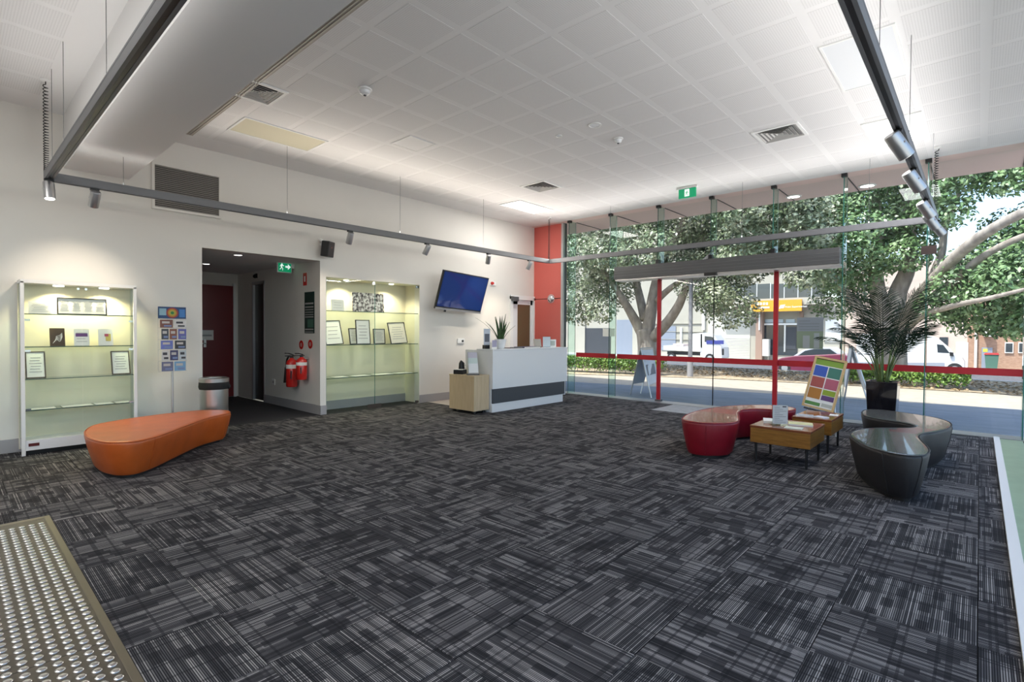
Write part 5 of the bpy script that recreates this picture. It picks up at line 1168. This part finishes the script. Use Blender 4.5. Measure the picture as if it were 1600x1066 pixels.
g1, g2 = onz((1319, 626), -.012), onz((1353, 641), -.012); Ya = (g1.y+g2.y)/2; off = Vector((-.12, .45, 0)); rr = ony((1332.5, 543), Ya)
g2 = Vector((g2.x, g1.y-.5, -.012)); rr = ony((1332.5, 543), (g1.y+g2.y)/2)
aframe('plain sandwich board seen end-on outside behind the palm pot', rr, rr+off, (g1, g1+off, g2, g2+off), False)
# ---- vehicles (side profiles extruded across their width)
def prof(pxs, Y): return [(ony(p, Y).x, ony(p, Y).z) for p in pxs]
def wheel(t, px, Y, r, w=.2, n=None):
    c = ony(px, Y); z = r-1.06
    wl_ = build('wheel', MB().tube([(c.x, Y-.02, z), (c.x, Y+w, z)], r, 22), XM['tyre'], t, smooth=True); build('hub', MB().tube([(c.x, Y-.03, z), (c.x, Y-.019, z)], r*.55, 16), M['alu'], wl_)
YT = 40.0
t = thing('flatbed_truck', 'small white flatbed truck parked across the street', 'truck', (ony((1080, 560), YT).x, YT+.8, -1.06))
build('cab', MB().prism(prof([(1094, 556), (1094, 522), (1098, 521), (1115, 523), (1122, 535), (1127, 543), (1128, 560), (1100, 560)], YT), YT, YT+1.6, 'y'), XM['white'], t, bevel=.03)
build('side_window', MB().prism(prof([(1101, 525), (1113, 526.5), (1119, 535), (1101, 534.5)], YT), YT-.012, YT+.002, 'y'), XM['winglass'], t)
build('sun_visor_sign', MB().prism(prof([(1104, 532), (1131, 532), (1131, 538), (1104, 537.5)], YT), YT-.06, YT-.02, 'y'), pm('navy_banner', (.03, .04, .22)), t)
build('headboard', MB().prism(prof([(1081.5, 544), (1081.5, 522), (1097, 520), (1097, 544)], YT), YT+.0, YT+1.6, 'y'), XM['white'], t)
tr = build('tray', MB().prism(prof([(1037, 540), (1096, 543), (1096, 549.5), (1037, 547)], YT), YT-.05, YT+1.65, 'y'), XM['tray'], t)
build('load_box', MB().prism(prof([(1050, 540), (1050, 537), (1066, 538), (1066, 541)], YT), YT+.2, YT+1.2, 'y'), pm('pink_load', (.55, .45, .46)), t)
build('chassis', MB().prism(prof([(1040, 549), (1096, 551), (1096, 556), (1040, 554)], YT), YT+.3, YT+1.3, 'y'), M['dark'], t)
wheel(t, (1049, 560), YT, .34); wheel(t, (1109, 560), YT, .36); build('mirror', MB().prism(prof([(1129, 545), (1132, 545), (1132, 555), (1129, 555)], YT), YT-.15, YT-.10, 'y'), M['dark'], t)
YV = 38.0
t = thing('delivery_van', 'white high-roof delivery van parked across the street behind palm', 'van', (ony((1430, 575), YV).x, YV+.9, -1.06))
build('body', MB().prism(prof([(1338, 578), (1338, 528), (1345, 522), (1440, 522.5), (1462, 528), (1482, 545), (1488, 553), (1503, 559), (1507, 566), (1507, 578)], YV), YV, YV+1.9, 'y'), XM['white'], t, bevel=.05)
build('side_window', MB().prism(prof([(1464, 538), (1474, 539), (1484, 552), (1465, 551)], YV), YV-.012, YV+.002, 'y'), XM['winglass'], t)
build('rub_strip', MB().prism(prof([(1340, 566), (1476, 567), (1476, 573), (1340, 572)], YV), YV-.02, YV, 'y'), pm('van_grey_strip', (.26, .28, .33)), t)
build('mirror', MB().prism(prof([(1484, 550), (1490, 551), (1490, 557), (1484, 556)], YV), YV-.18, YV-.04, 'y'), M['dark'], t)
build('door_seam', MB().prism(prof([(1459, 535), (1459.6, 535), (1459.6, 568), (1459, 568)], YV), YV-.006, YV, 'y'), M['greyink'], t)
wheel(t, (1405, 570), YV, .36); wheel(t, (1492, 572), YV, .36)
YC = 33.0
t = thing('maroon_car', 'maroon car passing on the street behind the right door stile', 'car', (ony((1270, 575), YC).x, YC+.85, -1.06))
build('body', MB().prism(prof([(1205, 580), (1206, 566), (1222, 559), (1242, 556), (1318, 553), (1330, 560), (1332, 582)], YC), YC, YC+1.7, 'y'), XM['maroon'], t, bevel=.05)
build('cabin', MB().prism(prof([(1238, 557), (1254, 547), (1270, 543), (1298, 543), (1316, 554)], YC), YC+.12, YC+1.58, 'y'), pm('silver_roof', (.45, .46, .52), .3), t, bevel=.03)
build('side_window', MB().prism(prof([(1246, 556), (1257, 548.5), (1271, 545.5), (1296, 545.5), (1308, 553.5)], YC), YC+.105, YC+.121, 'y'), XM['winglass'], t)
wheel(t, (1226, 575), YC, .31); wheel(t, (1312, 578), YC, .31)
# ---- buildings across the street
YS = 46.0; DS = 1.6; SD = YS-1.70
def fac(parent, name, a, b, m, d0=-.05, d1=.02, Y=YS): u, v = ony(a, Y), ony(b, Y); return build(name, MB().box(min(u.x, v.x), max(u.x, v.x), Y+d0*DS, Y+d1*DS, min(u.z, v.z), max(u.z, v.z)), m, parent)
t = thing('shop_building', 'cream rendered shop building with orange sign across the street', 'building', (-12, YS+3, 0))
u, v = ony((800, 300), YS), ony((1316, 300), YS)
build('wall', MB().box(u.x-8, v.x, YS, YS+6, -1.2, ony((1200, 471), YS).z).box(u.x-8, ony((1125, 400), YS).x, YS, YS+6, ony((1200, 471), YS).z, ony((1000, 350), YS).z), XM['cream'] if 'cream' in XM else M['cream'], t)
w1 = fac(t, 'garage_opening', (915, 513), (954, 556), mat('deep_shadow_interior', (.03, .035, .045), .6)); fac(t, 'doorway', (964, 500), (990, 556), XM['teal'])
fac(t, 'pier', (904, 495), (915, 556), M['cream'], -.12); fac(t, 'pier', (990, 495), (998, 556), M['cream'], -.12)
sh_ = fac(t, 'roller_shutter', (1107, 495), (1172, 562), mat('shutter_cream', (.50, .49, .44), .6), -.03)
for k in range(14): yq = 528+2.5*k; fac(t, 'shutter_slat', (1107, yq), (1172, yq+1.6), mat('shutter_cream2', (.54, .53, .48), .6), -.05, -.03)
fac(t, 'window', (1034, 510), (1056, 548), XM['teal']); fac(t, 'window_post', (1064, 512), (1066, 548), M['white'], -.1); fac(t, 'downpipe', (1099, 470), (1102, 516), M['white'], -.15)
for yq in (505, 518, 530): fac(t, 'moulding', (1005, yq), (1100, yq+1), M['cream'], -.08)
fac(t, 'column', (1185, 487), (1194, 562), mat('brown_column', (.28, .19, .15), .8), -.4); fac(t, 'column_sign', (1189.5, 489), (1191.5, 516), M['white'], -.43, -.4)
fac(t, 'shopfront', (1195, 507), (1246, 556), XM['winglass']); fac(t, 'fascia_bar', (1194, 505.5), (1247, 508), M['white'], -.1)
for a_ in (1195, 1210, 1228): fac(t, 'transom_window', (a_+.6, 499), (a_+14, 504.5), pm('pale_blue_glass', (.36, .44, .50), .2), -.06)
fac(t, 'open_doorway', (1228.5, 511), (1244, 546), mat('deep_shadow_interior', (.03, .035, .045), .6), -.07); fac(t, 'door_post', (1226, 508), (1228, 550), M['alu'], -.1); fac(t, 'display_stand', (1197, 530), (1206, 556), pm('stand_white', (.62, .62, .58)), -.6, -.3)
sg_ = fac(t, 'sign_board', (1184, 472), (1261, 487), XM['sign'], -1.06, -.95)
cS = ony((1243.5, 479.2), SD)
tx = text_mesh('sign_lettering', 'Asian Supermarket', M['white'], sg_, .20, Vector((cS.x, SD-.005, cS.z)), (pi/2, 0, 0))
e0 = ony((1217, 476), SD); e1 = ony((1227, 482.5), SD); build('sign_emblem', MB().prism([(e0.x, e1.z), (e1.x-.1, e1.z+.05), (e1.x, e0.z), (e0.x+.1, e0.z-.05)], SD-.012, SD-.001, 'y'), pm('pale_green_print', (.55, .65, .50)), sg_)
for k in range(4): a_ = 1193+k*4.6; fac(sg_, 'sign_character', (a_, 474.3), (a_+3, 478), M['white'], -1.075, -1.063)
fac(sg_, 'sign_subline', (1194, 481), (1212, 483), M['white'], -1.075, -1.063)
fac(t, 'sign_strut', (1252, 487), (1256, 496), mat('brown_column', (.28, .19, .15), .8), -.3)
fac(t, 'balcony_slab', (1125, 471), (1300, 476), M['cream'], -.9, .1)
for a_ in range(1128, 1280, 21): fac(t, 'balustrade_pane', (a_+.8, 446), (a_+20, 470), XM['winglass'], -.85, -.83); fac(t, 'balustrade_post', (a_-.6, 444), (a_+.6, 471), M['alu'], -.88, -.82)
fac(t, 'upper_wall', (1125, 300), (1316, 446), M['cream'], .8, 1.2); fac(t, 'white_wall', (1290, 500), (1316, 535), M['white'], -.03); fac(t, 'ledge', (1287, 530), (1316, 532), M['white'], -.12)
t = thing('brick_building', 'tan brick and pink rendered building across street at right', 'building', (2, YS+3, 0))
b0_, b1_ = ony((1320, 300), YS).x, ony((1517, 300), YS).x
build('rendered_wall', MB().box(b0_, b1_, YS+.0, YS+6, -1.2, ony((1500, 405), YS).z), XM['render'], t); build('brick_wall', MB().box(b1_, b1_+22, YS-.05, YS+6, -1.2, ony((1560, 440), YS).z), XM['brick'], t)
build('roof', MB().prism([(YS-.3, ony((1560, 440), YS).z), (YS+6, ony((1560, 440), YS).z), (YS+3, ony((1560, 415), YS).z)], b1_-.1, b1_+22, 'x'), mat('roof_tile', (.30, .16, .12), .9), t)
fac(t, 'white_door', (1494, 535), (1512, 580), M['white'], -.06); fac(t, 'window', (1468, 527), (1481, 545), XM['winglass'], -.04)
w_ = fac(t, 'blue_door', (1534, 543), (1550, 580), XM['teal'], -.12, -.04); fac(w_, 'door_notice', (1536, 545), (1543, 550), pm('yellow_notice', (.60, .55, .05)), -.13, -.12)
for a_, b_ in ((1570, 1583), (1591, 1603)): w_ = fac(t, 'window', (a_, 535), (b_, 552), M['white'], -.10, -.04); fac(w_, 'pane', (a_+1.2, 536.5), (b_-1.2, 550.5), XM['winglass'], -.11, -.10)
fac(t, 'air_conditioner', (1537, 509), (1549, 526), M['white'], -.45, -.05); fac(t, 'downpipe', (1524, 470), (1526, 580), XM['kerb'], -.15)
p = ony((1549, 575), YS-1.4); Yb_ = YS-1.4; zb = -.95
t = thing('wheelie_bin', 'dark green wheelie bin with red lid outside brick building', 'bin', (p.x, Yb_, zb))
build('body', MB().prism([(p.x-.26, zb+.05), (p.x+.26, zb+.05), (p.x+.33, zb+.95), (p.x-.33, zb+.95)], Yb_-.35, Yb_+.35, 'y'), pm('bin_green', (.05, .12, .09)), t); build('lid', MB().prism([(p.x-.38, zb+.95), (p.x+.36, zb+.95), (p.x+.30, zb+1.06), (p.x-.30, zb+1.04)], Yb_-.4, Yb_+.4, 'y'), pm('bin_red', (.42, .04, .04)), t)
for s_ in (-.2, .2): build('wheel', MB().cyl((p.x+s_-.03, Yb_+.3, zb+.1), (p.x+s_+.03, Yb_+.3, zb+.1), .1), XM['tyre'], t)
